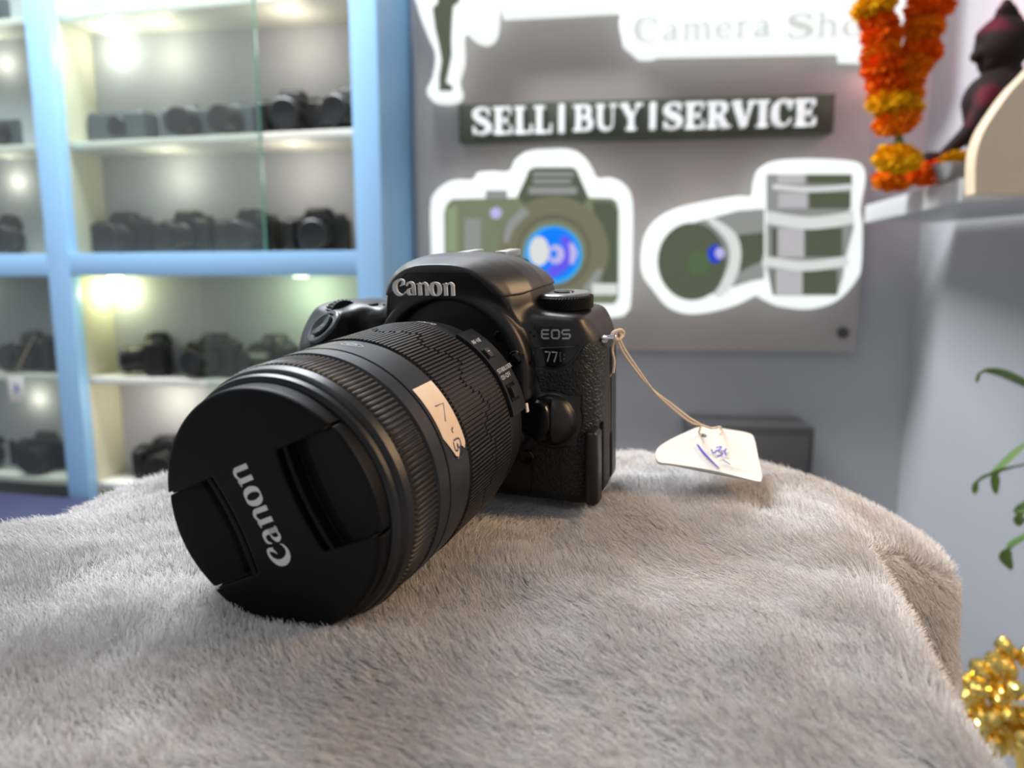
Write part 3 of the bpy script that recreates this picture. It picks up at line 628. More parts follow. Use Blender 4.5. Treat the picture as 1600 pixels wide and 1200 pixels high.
for k in fm:
    me = mesh_vf('marigold', *(lambda m: (m.V, m.F))(petals(ord(k)))); me.materials.append(fm[k]); fmesh[k] = me
GY = 1.02
ga = empty('marigold_garland', 'hanging V-shaped garland of orange and yellow marigold heads beside the lit sign', 'garland', tuple(wp(1404, 225, GY)))
def flower(k, px, py, parent, y=GY, s=1.0, rx=0.0):
    o = bpy.data.objects.new('marigold_head', fmesh[k]); COL.objects.link(o); v = wp(px, py, y)
    if parent: o.parent = parent; v = v-parent.location
    o.location = v; o.scale = (s, s, s); o.rotation_euler = (rx, random.uniform(-.3, .3), random.uniform(0, 6)); return o
for k, px, py, s in (('y', 1365, 12, .98), ('y', 1372, -22, 1), ('o', 1374, 36, .92), ('o', 1377, 58, .93), ('m', 1376, 84, .9), ('o', 1380, 104, .98), ('o', 1384, 126, .9), ('o', 1388, 142, .9), ('y', 1390, 160, 1.08),
                     ('o', 1452, 10, 1.1), ('o', 1450, -20, 1.0), ('m', 1443, 44, .92), ('m', 1440, 66, .8), ('o', 1436, 84, 1.0), ('m', 1427, 104, .9), ('m', 1418, 128, .82), ('m', 1417, 144, .78), ('y', 1410, 168, .95), ('m', 1400, 190, 1.05)):
    flower(k, px, py, ga, s=s)
flower('y', 1402, 248, ga, s=1.12)
v0 = ga.location; tb = MB(); tb.tube([wp(1403, 200, GY)-v0, wp(1405, 225, GY)-v0, wp(1402, 245, GY)-v0], .006, 8).build('stalk', M_['leaf'], ga)
def strand(pts): MB().tube([wp(x, y, GY+.0)-v0 for x, y in pts], .0012, 6).build('thread', M_['string'], ga)
strand([(1368, -60), (1374, 40), (1386, 140), (1400, 190)]); strand([(1462, -60), (1444, 40), (1425, 110), (1400, 190)])
for k, px, s, lab, yv in (('m', 1397, 1.08, 'orange marigold head lying under the garland tip on the shelf', 1.12), ('o', 1450, 1.0, 'orange marigold head lying beside the steel bowl', 1.06)):
    o = flower(k, px, 283, None, yv, s); o.name = 'loose_marigold'; o.location.z = zt_+.017*s; prop(o, lab, 'flower')
o = flower('y', 1500, 240, None, 1.04, .85); o.name = 'loose_marigold'; o.location = (bw.location.x+.008, 1.04, zt_+.030); prop(o, 'yellow marigold head resting in the steel bowl', 'flower')
# reddish point light added above the shelf to tint the wall, no lamp seen
l = bpy.data.lights.new('added_pink_light', 'POINT'); l.energy = .8; l.color = (1, .40, .38); l.shadow_soft_size = .04
lo = bpy.data.objects.new('added_pink_light', l); COL.objects.link(lo); lo.location = (.77, 1.16, H+.42)
# dark box on the wall behind the tag
db = empty('wall_device', 'dark flat box behind the white tag, far end of the room', 'box', PS.root(), PS.yaw)
a = PS.at(1078, 664, -.08); b = PS.at(1274, 668, -.08)
MB().box((a[0], -.08, a[1]-.16), (b[0], .029, a[1])).build('case', M_['darkbox'], db, bevel=.004)
MB().box((a[0]+.01, -.083, a[1]-.15), (b[0]-.01, -.0801, a[1]-.018)).build('front_face', mat('charcoal_face', (.09, .085, .085), .4), db, bevel=.001)
# side counter under the plant and the gold ornament
ct = MB(); ct.box((.28, .34, .50), (.80, 1.1, .54)); ct.box((.31, .38, 0), (.77, 1.07, .50)); o = ct.build('side_counter', M_['counter'], bevel=.004)
prop(o, 'grey laminate counter behind the draped stand at the right', 'counter')
# gold bead ornament
gt = empty('gold_bead_ornament', 'shiny gold bead tree ornament at the lower right edge', 'ornament', (.47, .55, .5415))
lathe_obj('pot', [(0, 0), (0, 34), (20, 40), (50, 46), (55, 42), (50, 38), (48, 0)], M_['darkbox'], gt, 40, 'z')
bead = mesh_vf('gold_bead', *(lambda V, F: ([(a*.001, b*.001, c*.001) for a, b, c in V], F))(*lathe([(-11, 0), (-9, 5), (-4, 8.4), (1, 9), (6, 6.6), (9, 3.2), (11, 0)], 16, 'z'))); bead.materials.append(M_['gold'])
gc = wp(1582, 1100, .60); base = gt.location
MB().tube([(0, 0, .05), (.01, .01, .10), tuple(gc-base)], .006, 8).build('trunk', M_['gold'], gt)
k = 0
for i in range(400):
    v = Vector(rng.normal(size=3)); v.normalize(); rr = .45+.6*rng.random()**.6; v.y = -abs(v.y)*.8
    p = gc+Vector((v.x*.072, v.y*.05, v.z*.052))*rr+Vector((.013, .02, -.002))
    o = bpy.data.objects.new('bead', bead); COL.objects.link(o); o.parent = gt; o.location = p-base; o.rotation_euler = v.to_track_quat('Z', 'Y').to_euler(); s = random.uniform(.75, 1.1); o.scale = (s, s, s*1.1)
    k += 1
    if k >= 98: break
# plant: long curved leaves entering from the right
pl = empty('potted_plant', 'green plant with narrow drooping leaves entering from the right edge', 'plant', (.70, .66, .5415))
lathe_obj('pot', [(0, 0), (0, 42), (60, 56), (90, 60), (92, 55), (80, 50), (78, 0)], mat('pot_ceramic', (.4, .38, .35), .4), pl, 40, 'z')
PB = pl.location
MB().tube([(0, 0, .07), (-.01, -.03, .22), (.0, -.06, .40), (.01, -.08, .58)], [.006, .005, .004, .003], 8).build('stem', M_['leaf'], pl)
def leaf(pts, wd, y):
    wd = wd*1.5
    P = catmull([tuple(wp(px, py, y+dy)-PB) for px, py, dy in pts], 8); n = len(P); mb = MB(); V = []
    for i in range(n):
        t = i/(n-1); w_ = wd*math.sin(math.pi*min(1, t*.92+.06))**.7
        d = P[min(i+1, n-1)]-P[max(i-1, 0)]; d /= np.linalg.norm(d); s = np.cross(d, [0, .5, .86]); s /= np.linalg.norm(s)+1e-9; q = np.cross(s, d)
        for a, up_ in ((-1, .25), (0, 0), (1, .25)): V.append(P[i]+s*a*w_+q*up_*w_)
        for a, up_ in ((-1, .25), (0, 0), (1, .25)): V.append(P[i]+s*a*w_+q*up_*w_-q*.0004)
    F = []
    for i in range(n-1):
        for k in (0, 1): F.append((i*6+k, i*6+k+1, i*6+7+k, i*6+6+k)); F.append((i*6+3+k, i*6+9+k, i*6+10+k, i*6+4+k))
        F.append((i*6, i*6+6, i*6+9, i*6+3)); F.append((i*6+2, i*6+5, i*6+11, i*6+8))
    mb.add(V, F); mb.build('leaf', M_['leaf'], pl, smooth=True)
leaf([(1680, 640, .05), (1600, 600, .02), (1560, 583, 0), (1535, 582, 0), (1526, 598, 0)], .0038, .62)
leaf([(1660, 660, .05), (1600, 698, .02), (1560, 735, 0), (1530, 752, 0), (1523, 772, 0)], .0045, .60)
leaf([(1680, 700, .05), (1620, 722, .02), (1580, 732, 0), (1558, 742, 0), (1556, 772, 0)], .0042, .60)
leaf([(1660, 740, .05), (1620, 780, .02), (1600, 800, 0), (1592, 822, 0)], .0060, .58)
leaf([(1670, 810, .05), (1620, 830, .02), (1585, 852, 0), (1572, 872, 0), (1580, 890, 0)], .0045, .58)
# invented lamp out of view, built round the warm light from the right
dk = empty('added_desk_lamp', 'added slim black lamp out of view, built round the warm light right of the plush blanket', 'lamp', (.50, .42, .5415))
lathe_obj('base', [(0, 0), (0, 70), (8, 72), (14, 60), (16, 0)], M_['darkbox'], dk, 48, 'z')
LP_ = Vector((.46, .24, 1.38)); LT_ = (Vector((.10, .28, 1.12))-LP_).normalized()
top_ = LP_-LT_*.085-dk.location
MB().tube([(0, 0, .012), (0, 0, .55), (.02, -.03, .88), tuple(top_+Vector((.01, .02, .03))), tuple(top_)], .006, 12).build('pole', M_['darkbox'], dk, smooth=True)
sh_ = lathe_obj('lamp_shade', [(-88, 0), (-88, 22), (-60, 40), (14, 112), (12, 112), (-58, 37), (-84, 20), (-84, 0)], M_['darkbox'], dk, 48, 'z')
sh_.rotation_euler = LT_.to_track_quat('Z', 'Y').to_euler(); sh_.location = LP_-dk.location-LT_*.012
#==DSLR==
# ------------------------------------------------------------------ the black camera on the blanket
A3 = Matrix(((.9328, .3589, -.0321), (-.3603, .9281, -.0940), (-.0039, .0992, .9951)))
BASE = Vector((0, .012, -.0415)); T3 = Vector((-.0238, .2864, -.0499+H))
MW = Matrix.Translation(T3) @ A3.to_4x4()
cam_root = empty('dslr_camera', 'black camera with long zoom lens and capped front lying on the grey plush blanket', 'camera', mat=MW @ Matrix.Translation(BASE))
def dl(o):  # a direct child authored in lens-mount coordinates
    o.parent = cam_root; o.location = -BASE; return o
def zc_(y): return np.interp(y, [-17, -8, 5, 15, 25, 42], [53.6, 56.2, 58.2, 59.0, 58.6, 54])
def wc_(y): return np.interp(y, [-17, -10, 0, 10, 20, 42], [15.2, 20.5, 27.5, 32.5, 35, 34])
def f_prism(x, y, z):
    ys = np.clip(y, -17, 42); zz = zc_(ys); ww = wc_(ys)
    s = ((np.abs(x+.8)/ww)**2.7+(np.maximum(z-36, 0)/(zz-36))**2.7)**(1/2.7)-1
    f = s*13
    f = smax(f, -(y+17.3)-.05*(z-49), 2.2); f = smax(f, y-41, 6); f = smax(f, 34-z, 1)
    return smax(f, np.minimum(43.9-z-2.2*(y+3), 60), 1.6)
def f_body(x, y, z):
    m = rbox(x, y, z, (-4.5, 25, -2), (63, 20, 40), 7)
    m = smax(m, .86*(x-51.5)+.51*(z-37.2), 3); m = smax(m, .70*(x-53)-.71*(y-6.2), 6)
    m = smax(m, (z-38+.10*(x-30)*(x > 30)), 2)
    q = ((x+57)/12.5)**2+((y-4)/20.5)**2; g = (np.sqrt(q)-1)*11
    g = smax(g, z-37.5, 5); g = smax(g, -z-41, 4); g = smax(g, (-.34*(x+54)-.60*(y+9)+.72*(z-31.6)), 1.6)
    f = smin(m, g, 7)
    c = np.minimum(ln(x+.3, z-13.5)-34.5, ln(x, z-2)-34.5); fa = smax(c, -(y+4.2), 4); fa = smax(fa, y-20, 1); fa = smax(fa, -z-41.5, 2)
    f = smin(f, fa, 5)
    f = smin(f, f_prism(x, y, z), 3.5)
    rb = ellip(x, y, z, (40.5, 5.5, -5.3), (9.5, 7.5, 10.5)); f = smin(f, rb, 1)
    cv = np.minimum(ln(x+.5, z-14)-28.6, np.minimum(np.maximum(np.abs(x+.5)-28.3, np.abs(z-6)-9), ln(x, z)-31.0))
    cv = smax(cv, y-3.4, 1); cv = smax(cv, -40-z, 1); cv = smax(cv, z-43.6, .6)
    f = smax(f, -cv, 1.6)
    # button pocket and side slots
    f = smax(f, -smax(smax(ln((x-37.6)/.85, z+4)-9.6, y-2.0, .4), x-41.2, .6), .6)
    f = smax(f, -rbox(x, y, z, (60, 14.5, -23), (4, 2.0, 15.5), 1), .5)
    f = smax(f, -rbox(x, y, z, (60.5, 29.5, 14), (4, 1.6, 6), .6), .5); f = smax(f, -rbox(x, y, z, (60.5, 29.5, -28), (4, 2.0, 11), .6), .5)
    f = smax(f, -rbox(x, y, z, (60.5, 29.5, -4), (2.6, .6, 16), .3), .3)
    return f
me = sdf_mesh('camera_body', f_body, (-74, -22, -45), (66, 48, 62), .8)
body = dl(link('camera_body', me, M_['body']))
def sub(name, me, m, parent=body, **k): return link(name, me, m, parent, **k)
# grained covering at the right of the mount
def f_leather(x, y, z):
    b = f_body(x, y, z)-.45
    p = poly2(x, z, [(34.6, 14.6), (36.5, 5), (52, 4.5), (50, -16), (31.5, -15), (30.5, -38.5), (66, -38.5), (66, 25.0), (53.4, 25.3), (50.4, 19.8), (47.2, 16.5), (43.5, 15.1)])
    r = smax(b, p, .8); r = smax(r, ln(x-40.5, z+5.3)*-1+11.8, .6); return smax(smax(r, y-26, .6), -(b+1.2), .1)
sub('grained_covering', sdf_mesh('grained_covering', f_leather, (28, -8, -41), (64, 29, 27), .6), M_['leather'])
def f_leather2(x, y, z): b = f_body(x, y, z)-.45; return smax(smax(smax(b, x+40, .8), z-17, .8), -(b+1.2), .1)
sub('grained_covering', sdf_mesh('grained_covering', f_leather2, (-73, -20, -40), (-38, 30, 19), .9), M_['leather'])
def f_plate(x, y, z): b = f_body(x, y, z)-.55; return smax(smax(b, poly2(x, z, [(33.6, 23.5), (34.2, 16.8), (36, 15.9), (43.3, 15.8), (46.8, 17.2), (49.5, 20), (52.2, 25)]), .5), -(b+1), .1)
sub('model_badge', sdf_mesh('model_badge', f_plate, (31, -2, 13), (55, 18, 27), .45), M_['gloss'])
# flash lid as its own shell, its seam a shallow step
def seamz(x, y): return np.interp(np.abs(x+.8), [0, 13, 17, 21, 25, 30, 36, 40], [53.4, 53.2, 50.0, 45.5, 44.0, 44.0, 46.4, 47])
def f_lid(x, y, z):
    b = f_prism(x, y, z)-.42; return smax(smax(b, (seamz(x, y)-z)*.6, .3), -(b+1.5), .1)
sub('flash_lid', sdf_mesh('flash_lid', f_lid, (-38, -20, 41), (38, 44, 61), .6), mat('flash_lid_lightened', (.035, .034, .033), .36, bump=('noise', 2600, .15, .0002)))  # lid colour lightened to stand for ceiling light reflected on its top
# nameplate and logo on the finder housing
P = [(-15.6, 44.6), (12.4, 44.6), (12.7, 52.6), (-12.6, 53.6), (-14.6, 52)]
sub('name_plate', sdf_mesh('name_plate', lambda x, y, z: smax(smax(f_prism(x, y, z)-.25, poly2(x, z, P), .6), y+14.5, .2), (-18, -20, 42.5), (15, -13, 55.5), .5), M_['gloss'])
def logo_front(a, b, d):   # 26 mm wide on the housing
    x = -14.2+a*25.9/LOGO_W; z = 46.2+b*4.7; y = -17.55-.05*(z-49)*-1*0-d; return np.stack([x, y, z], 1)*.001
lettering('brand_lettering', LOGO, logo_front, .9, M_['white_print'], body)
def surf_y(x, z, y0=-22.0, y1=12.0, fn=f_body):
    lo = np.full_like(x, y0); hi = np.full_like(x, y1); s = np.linspace(y0, y1, 140); val = fn(x[None, :], s[:, None], z[None, :]); i = np.argmax(val < .0, axis=0); return s[i]-.15
def on_body(x0, z0, s, sx=1.0, rot=0.0, off=.4):
    def mp(a, b, d):
        x = x0+(a*sx)*s; z = z0+b*s+(a*s)*rot; return np.stack([x, surf_y(x, z)-off-d, z], 1)*.001
    return mp
ss, W = strokes_of('EOS', TECH, .1); lettering('model_lettering', ss, on_body(36.8, 27.0, 3.9, .93, .02), .15, M_['grey_print'], body)
ss, W = strokes_of('77', TECH, .06); lettering('model_lettering', ss, on_body(38.2, 18.2, 4.2, .72, .0, .62), .15, M_['grey_print'], body)
ss, W = strokes_of('D', TECH, .06); lettering('model_lettering', ss, on_body(43.8, 18.4, 3.9, .8, .0, .62), .12, M_['faint_print'], body)
# microphone holes
mb = MB()
for a, b in ((0, 1.6), (0, -1.6), (1.6, 0), (-1.6, 0)):
    c = np.array([33.9+a*.9]); z = np.array([29.6+b*.9]); yy = surf_y(c, z)[0]; mb.tube([(c[0]*.001, (yy-.12)*.001, z[0]*.001), (c[0]*.001, (yy+.6)*.001, z[0]*.001)], .00045, 10)
mb.build('microphone_hole', mat('hole_black', (.002, .002, .002), .9), body)
# small screws in the mount recess
for x in (-24.0, 19.8):
    lathe_obj('recess_screw', [(3.7, 0), (3.7, 2.0), (3.2, 2.2), (3.0, 1.8), (3.2, 0)], M_['gloss'], body, 20, off=(x, 0, 27.8))
# front lamp beside the mount
lx, lz = np.array([29.5]), np.array([21.0]); ly = surf_y(lx, lz)[0]
lathe_obj('front_lamp', [(ly+1, 3.0), (ly-.4, 3.0), (ly-.7, 2.6), (ly-.2, 2.3), (ly-.8, 1.6), (ly-1.2, 0)], M_['gloss'], body, 32, off=(lx[0], 0, lz[0]))
# lens release button
V, F = lathe([(4.0, 0), (4.0, 8.4), (-1.8, 8.2), (-2.6, 7.4), (-2.8, 5.5), (-2.9, 0)], 48)
V = [((36.9+v[0]*.62)*.001, (v[1])*.001, (-4.2+v[2]*1.02)*.001) for v in V]; me = mesh_vf('lens_release_button', V, F); sharpen(me, 35); link('lens_release_button', me, M_['gloss'], body, False)
# small emblem button low beside the mount
lx, lz = np.array([29.6]), np.array([-22.0]); ly = surf_y(lx, lz)[0]
lathe_obj('depth_preview_button', [(ly+1, 3.6), (ly-1.0, 3.4), (ly-1.3, 2.8), (ly-1.0, 0)], M_['gloss'], body, 32, off=(lx[0], 0, lz[0]))
# rubber connector cover
sub('connector_cover', sdf_mesh('connector_cover', lambda x, y, z: smax(rbox(x, y, z, (56.6, 7.6, -24.5), (2.6, 4.6, 15.5), 1.8), .72*(x-53.0)-.70*(y-4.0)-4.3, 1.5), (52, 1, -42), (61, 14, -7), .5), M_['body'])
# strap lug
mb = MB(); mb.tube([(.0555, .0165, .0255), (.0590, .0160, .0262), (.0625, .0170, .0266), (.0635, .0195, .0266), (.0620, .0215, .0262), (.0570, .0215, .0255)], .0009, 8); mb.build('strap_lug', M_['chrome'], body, smooth=True)
lathe_obj('lug_post', [(0, 0), (0, 3.0), (2.2, 3.0), (2.2, 0)], M_['silver'], body, 24, 'z', off=(56.5, 19, 24.0))
# mode dial with knurled rim
def knurl_dial(cx, cy, z0, r, hgt, n=60, name='mode_dial', amp=.45, rows=6):
    V = []; F = []; m = n*2
    prof = [(0, r-.6)]+[(hgt*(i+.5)/rows, r) for i in range(rows)]+[(hgt, r-.5)]
    for i, (z, rr) in enumerate(prof):
        for k in range(m):
            a = 2*math.pi*k/m; q = rr+(amp if (k+i) % 2 and 0 < i < len(prof)-1 else 0)
            V.append(((cx+q*math.cos(a))*.001, (cy+q*math.sin(a))*.001, (z0+z)*.001))
    for i in range(len(prof)-1):
        for k in range(m): F.append((i*m+k, i*m+(k+1) % m, (i+1)*m+(k+1) % m, (i+1)*m+k))
    F.append(tuple((len(prof)-1)*m+k for k in range(m)))
    return link(name, mesh_vf(name, V, F), M_['cavity'], body, False)
knurl_dial(40.2, 24.2, 36.4, 11.6, 5.6)
lathe_obj('mode_dial_top', [(41.9, 10.9), (42.6, 10.9), (43.0, 10.2), (42.9, 0)], mat('dial_top_metal', (.28, .28, .28), .32, metal=.8), body, 60, 'z', off=(40.2, 24.2, 0))
lathe_obj('dial_lock_button', [(42.9, 4.2), (43.5, 4.0), (43.6, 3.4), (43.5, 0)], M_['gloss'], body, 36, 'z', off=(40.2, 24.2, 0))
# control wheel, shutter button, small top buttons
kd = knurl_dial(0, 0, -6, 8.2, 12, 30, 'control_wheel', .6, 4); kd.rotation_euler = (math.radians(8), math.radians(72), math.radians(-18)); kd.location = (-.0555, .0065, .0315)
nrm = Vector((-.34, -.60, .72)).normalized(); Rn = nrm.to_track_quat('Z', 'Y').to_matrix().to_4x4()
def on_grip(o, p): o.matrix_local = Matrix.Translation(Vector(p)*.001) @ Rn; return o
cN = Vector((-53.6, -9.2, 31.6))
on_grip(lathe_obj('button_collar', [(-.6, 8.6), (.5, 8.5), (.8, 8.0), (.8, 6.6), (.2, 6.2), (-.4, 5.9)], mat('collar_plastic', (.07, .075, .08), .3), body, 48, 'z'), cN)
on_grip(lathe_obj('shutter_button', [(-1, 5.4), (1.3, 5.4), (1.9, 5.0), (1.75, 3.4), (1.3, 0)], mat('shutter_gloss', (.02, .02, .022), .09), body, 48, 'z'), cN)
for x in (-42.5, -34.5): lathe_obj('top_button', [(36.5, 2.6), (38.6, 2.5), (38.9, 2.0), (38.9, 0)], M_['cavity'], body, 24, 'z', off=(x, 12, 0))
# hot shoe rails
for s in (-1, 1):
    mb = MB(); mb.box((min(s*.0105, s*.0062), .0265, .0586), (max(s*.0105, s*.0062), .0440, .0597)); mb.box((min(s*.0112, s*.0098), .0265, .0572), (max(s*.0112, s*.0098), .0440, .0596)); o = mb.build('hot_shoe_rail', M_['silver'], body, bevel=.0002); o.location = (.0035, 0, -.0003)
# eyepiece at the back
sub('eyecup', sdf_mesh('eyecup', lambda x, y, z: smax(rbox(x, y, z, (0, 46, 44), (17, 8, 11), 4), -rbox(x, y, z, (0, 52, 44), (11, 8, 6), 2), .8), (-20, 34, 30), (20, 57, 58), 1.0), M_['cavity'])
mb = MB(); mb.box((-.05, .0445, -.034), (.030, .0475, .026)); mb.build('rear_screen', M_['gloss'], body, bevel=.0015)

# ---- lens
lens = dl(lathe_obj('lens_barrel', [(3, 27), (-16, 30.5), (-18, 35.8), (-19, 36.6), (-24.5, 37.6), (-33.2, 38.0), (-33.6, 37.2), (-68.4, 37.2), (-68.8, 38.3), (-82.0, 38.5), (-82.2, 38.0), (-82.7, 38.0), (-82.9, 38.4), (-88.5, 38.3), (-89.2, 37.3), (-101.8, 37.2), (-102.2, 37.7), (-104.6, 37.2), (-105.6, 36.3), (-106.0, 35.4), (-106.6, 35.2), (-106.8, 36.4), (-108.0, 36.0), (-108.6, 34.6), (-108.4, 31), (-104, 30)], M_['lens'], None, 240, deg=25))
# focus ring, rounded ribs
N = 146; per = 10; m = N*per; th = 2*math.pi*np.arange(m)/m; ph_ = (np.arange(m) % per)/per; bumpv = np.sqrt(np.clip(1-(2*(ph_-.42)/.86)**2, 0, 1)); V = []
for y, k in ((-89.3, -.3), (-89.5, .15), (-89.9, 1), (-101.0, 1), (-101.5, .4), (-101.9, -.3)):
    rr = 37.0+1.1*np.maximum(k, 0)*bumpv+min(k, 0)*.5; V.append(np.stack([rr*np.cos(th), np.full(m, y), rr*np.sin(th)], 1))
V = np.concatenate(V)*.001; F = [(i*m+k, (i+1)*m+k, (i+1)*m+(k+1) % m, i*m+(k+1) % m) for i in range(5) for k in range(m)]
me = mesh_vf('focus_ring', V, F); me.polygons.foreach_set('use_smooth', np.ones(len(F), bool)); link('focus_ring', me, M_['rib'], lens)
# zoom ring: flat ribs whose halves step past each other along a wandering line
mb = MB(); N = 172; V, F = lathe([(-33.8, 37.4), (-34.0, 37.9), (-68.0, 37.9), (-68.4, 37.4)], 172); mb.add([(a*.001, b*.001, c*.001) for a, b, c in V], F)
def ribseg(a, y0, y1, wd, r=38.75, rb=37.7):
    da = wd/2/r; P = []
    for (q, yy) in ((rb, y0), (r, y0-.35), (r, y1+.35), (rb, y1)):
        for s in (-1, 1): P.append((q*math.cos(a+s*da*(1 if q == rb else .8))*.001, yy*.001, q*math.sin(a+s*da*(1 if q == rb else .8))*.001))
    mb.add(P, [(0, 1, 3, 2), (2, 3, 5, 4), (4, 5, 7, 6), (0, 2, 4, 6), (1, 7, 5, 3)])
for k in range(N):
    a = 2*math.pi*k/N; st_ = [-49, -49, -49, -52, -52, -54, -54, -54, -51, -51, -47, -47][k % 12]; e0 = -34.2; e1 = -67.9
    if k % 2: e1 += .0
    ribseg(a, e0, st_+.15, .92); ribseg(a+math.pi/N*.55, st_-.25, e1, .92)
me = mesh_vf('zoom_ring', mb.V, mb.F); bm = bmesh.new(); bm.from_mesh(me); bmesh.ops.recalc_face_normals(bm, faces=bm.faces); bm.to_mesh(me); bm.free(); sharpen(me, 25)
link('zoom_ring', me, M_['rib'], lens, False)
# things wrapped on the barrel: a = along axis (mm), b = angle round the barrel
def cyl(r): return lambda a, b, d: np.stack([(r+d)*np.cos(b), a, (r+d)*np.sin(b)], 1)*.001
def wrap_patch(name, y0, y1, a0, a1, r, t, m, parent, edge=None, ny=6, na=40):
    V = []; F = []
    for j in range(na+1):
        f_ = j/na; an = math.radians(a0+(a1-a0)*f_)
        for i in range(ny+1):
            g = i/ny; yy = y0+(y1-y0)*g
            if edge: yy, an2 = edge(yy, an, f_, g)
            else: an2 = an
            for dd in (0, t): V.append(((r+dd)*math.cos(an2)*.001, yy*.001, (r+dd)*math.sin(an2)*.001))
    s = (ny+1)*2
    for j in range(na):
        for i in range(ny):
            p = j*s+i*2; F.append((p+1, p+3, p+s+3, p+s+1)); F.append((p, p+s, p+s+2, p+2))
        F.append((j*s, j*s+1, j*s+s+1, j*s+s)); e = j*s+ny*2; F.append((e, e+s, e+s+1, e+1))
    for j in (0, na):
        for i in range(ny): p = j*s+i*2; F.append((p, p+1, p+3, p+2))
    me = mesh_vf(name, V, F); bm = bmesh.new(); bm.from_mesh(me); bmesh.ops.recalc_face_normals(bm, faces=bm.faces); bm.to_mesh(me); bm.free(); sharpen(me, 40)
    return link(name, me, m, parent, False)
def torn(yy, an, f_, g):
    if f_ > .9: an -= math.radians(2.2*math.sin(g*9)*(f_-.9)*10-3.5*(g*g)*(f_-.9)*10)
    if f_ > .72: yy += (f_-.72)*14*(1-g)
    return yy, an
wrap_patch('price_sticker', -81.0, -69.6, 45, 11, 38.62, .12, M_['sticker'], lens, torn)
def hw(a0, y0, s):  # handwriting: reads round the barrel, downward
    return lambda a, b, d: cyl(38.78)(y0-b*s, math.radians(a0)-a*s/38.7, d)
lettering('pen_marks', [([(0,.9),(.05,.05),(.9,.75)], .07, 0), ([(1.35,.35),(1.45,.55),(1.6,.52)], .08, 1), ([(1.95,.75),(2.0,.2),(2.35,.15),(2.45,.4),(2.2,.5),(2.5,.62),(2.4,.85),(2.0,.82)], .09, 1), ([(2.75,.9),(2.95,.4),(2.8,.1)], .06, 1)], hw(34, -71.8, 5.8), .05, M_['pen'], lens)
# switch panel
def round_edge(yy, an, f_, g): return yy, an
wrap_patch('switch_panel', -31.9, -19.5, 62, 9, 38.0, 1.15, M_['lens'], lens)
wrap_patch('switch_slot', -30.2, -24.6, 47.5, 41, 39.16, .25, M_['gloss'], lens); wrap_patch('focus_switch', -29.6, -26.6, 46.8, 41.6, 39.2, .9, mat('brown_switch', (.035, .022, .022), .35), lens)
wrap_patch('switch_slot', -30.2, -23.6, 25.5, 16, 39.16, .25, M_['gloss'], lens); wrap_patch('stabilizer_switch', -29.2, -24.8, 23.5, 18.0, 39.2, 1.1, M_['lens'], lens)
def along(a0, y0, s, r=39.2): return lambda a, b, d: cyl(r)(y0+a*s, math.radians(a0)+b*s/r, d)
for txt, a0, y0, s in (('AF/MF', 52, -30.3, 1.75), ('STABILIZER', 32.2, -30.6, 1.55), ('ON/OFF', 28.4, -30.6, 1.6)):
    ss, W = strokes_of(txt, TECH, .08); lettering('switch_lettering', ss, along(a0, y0, s), .05, M_['white_print'], lens)
for txt, a0, y0, s in (('NANO', 88, -31.5, 1.9),):
    ss, W = strokes_of(txt, TECH, .1); lettering('barrel_lettering', ss, lambda a, b, d, a0=a0, s=s: cyl(38.1)(-29.5+b*s, math.radians(a0)-a*s/38, d), .05, M_['grey_print'], lens)
lettering('focus_index_line', [([(0, 0), (0, 1.6)], .22, 0)], lambda a, b, d: cyl(40.15)(-28.6+b, math.radians(44.8)+a/38, d), .04, M_['white_print'], lens)
wrap_patch('white_mount_index', -15.2, -13.4, 9.5, 4.5, 37.2, .5, mat('white_index_dot', (.85, .80, .70), .4), lens)
# oval mark on top of the barrel
th_ = np.linspace(0, 2*math.pi, 28)
for R1, R2, wd in ((3.6, 1.9, .28), (1.6, .8, .5)):
    lettering('oval_mark', [([(R1*math.cos(t), R2*math.sin(t)) for t in th_], wd, 0)], lambda a, b, d: cyl(38.5)(-74.5+b, math.radians(84)-a/38.5, d), .05, M_['grey_print'], lens)
lettering('barrel_lettering', [([(x*2.1, 0), (x*2.1+.5, 1.1), (x*2.1+1.0, 0), (x*2.1+1.5, 1.1)], .22, 0) for x in range(6)], lambda a, b, d: cyl(38.5)(-75.2+b, math.radians(110)-a/38.5, d), .05, M_['grey_print'], lens)

# ---- lens cap
U2 = np.array([-.40, .917]); V2 = np.array([.917, .40])
def f_cap(x, y, z):
    u_ = x*U2[0]+z*U2[1]; v_ = x*V2[0]+z*V2[1]; r = ln(x, z); av = np.abs(v_); d = 114.3+y   # d: depth behind the face
    f = smax(smax(r-34.4, -d, 1.6), d-7.2, .4)
    f = np.minimum(f, smax(smax(r-33.6, -d+1, .3), d-8.2, .3))
    inner = 12.2-1.4*(1-(u_/14.5)**2)
    fl = np.interp(av-inner, [-.2, 0, 1.3, 1.5, 3.1, 3.3, 7.0, 8.0, 20.0, 24], [0, 4.2, 4.2, .9, .9, 4.6, 4.4, 2.9, .9, .5])
    rec = smax(smax(np.abs(u_)-14.6, inner-av, .3), d-fl, .3)
    f = smax(f, -rec, .35)
    sl = smax(np.maximum(np.abs(np.abs(u_)-14.9)-.45, 28.5-av), d-5.4, .2)   # slits at the rim beside the clips
    f = smax(f, -sl, .2)
    nt = np.maximum(np.abs(np.abs(u_)-19.5)-2.2, np.maximum(26-av, 34.9-r)); nt = np.maximum(nt, np.abs(d-4.4)-1.5)
    return smax(f, -nt, .2)
cap = dl(link('lens_cap', sdf_mesh('lens_cap', f_cap, (-37, -115.6, -37), (37, -105.4, 37), .42), M_['cap']))
def logo_cap(a, b, d):
    u_ = -14.8+a*29.4/LOGO_W; v_ = 1.3-b*5.4; return np.stack([u_*U2[0]+v_*V2[0], np.full_like(u_, -114.32)-d, u_*U2[1]+v_*V2[1]], 1)*.001
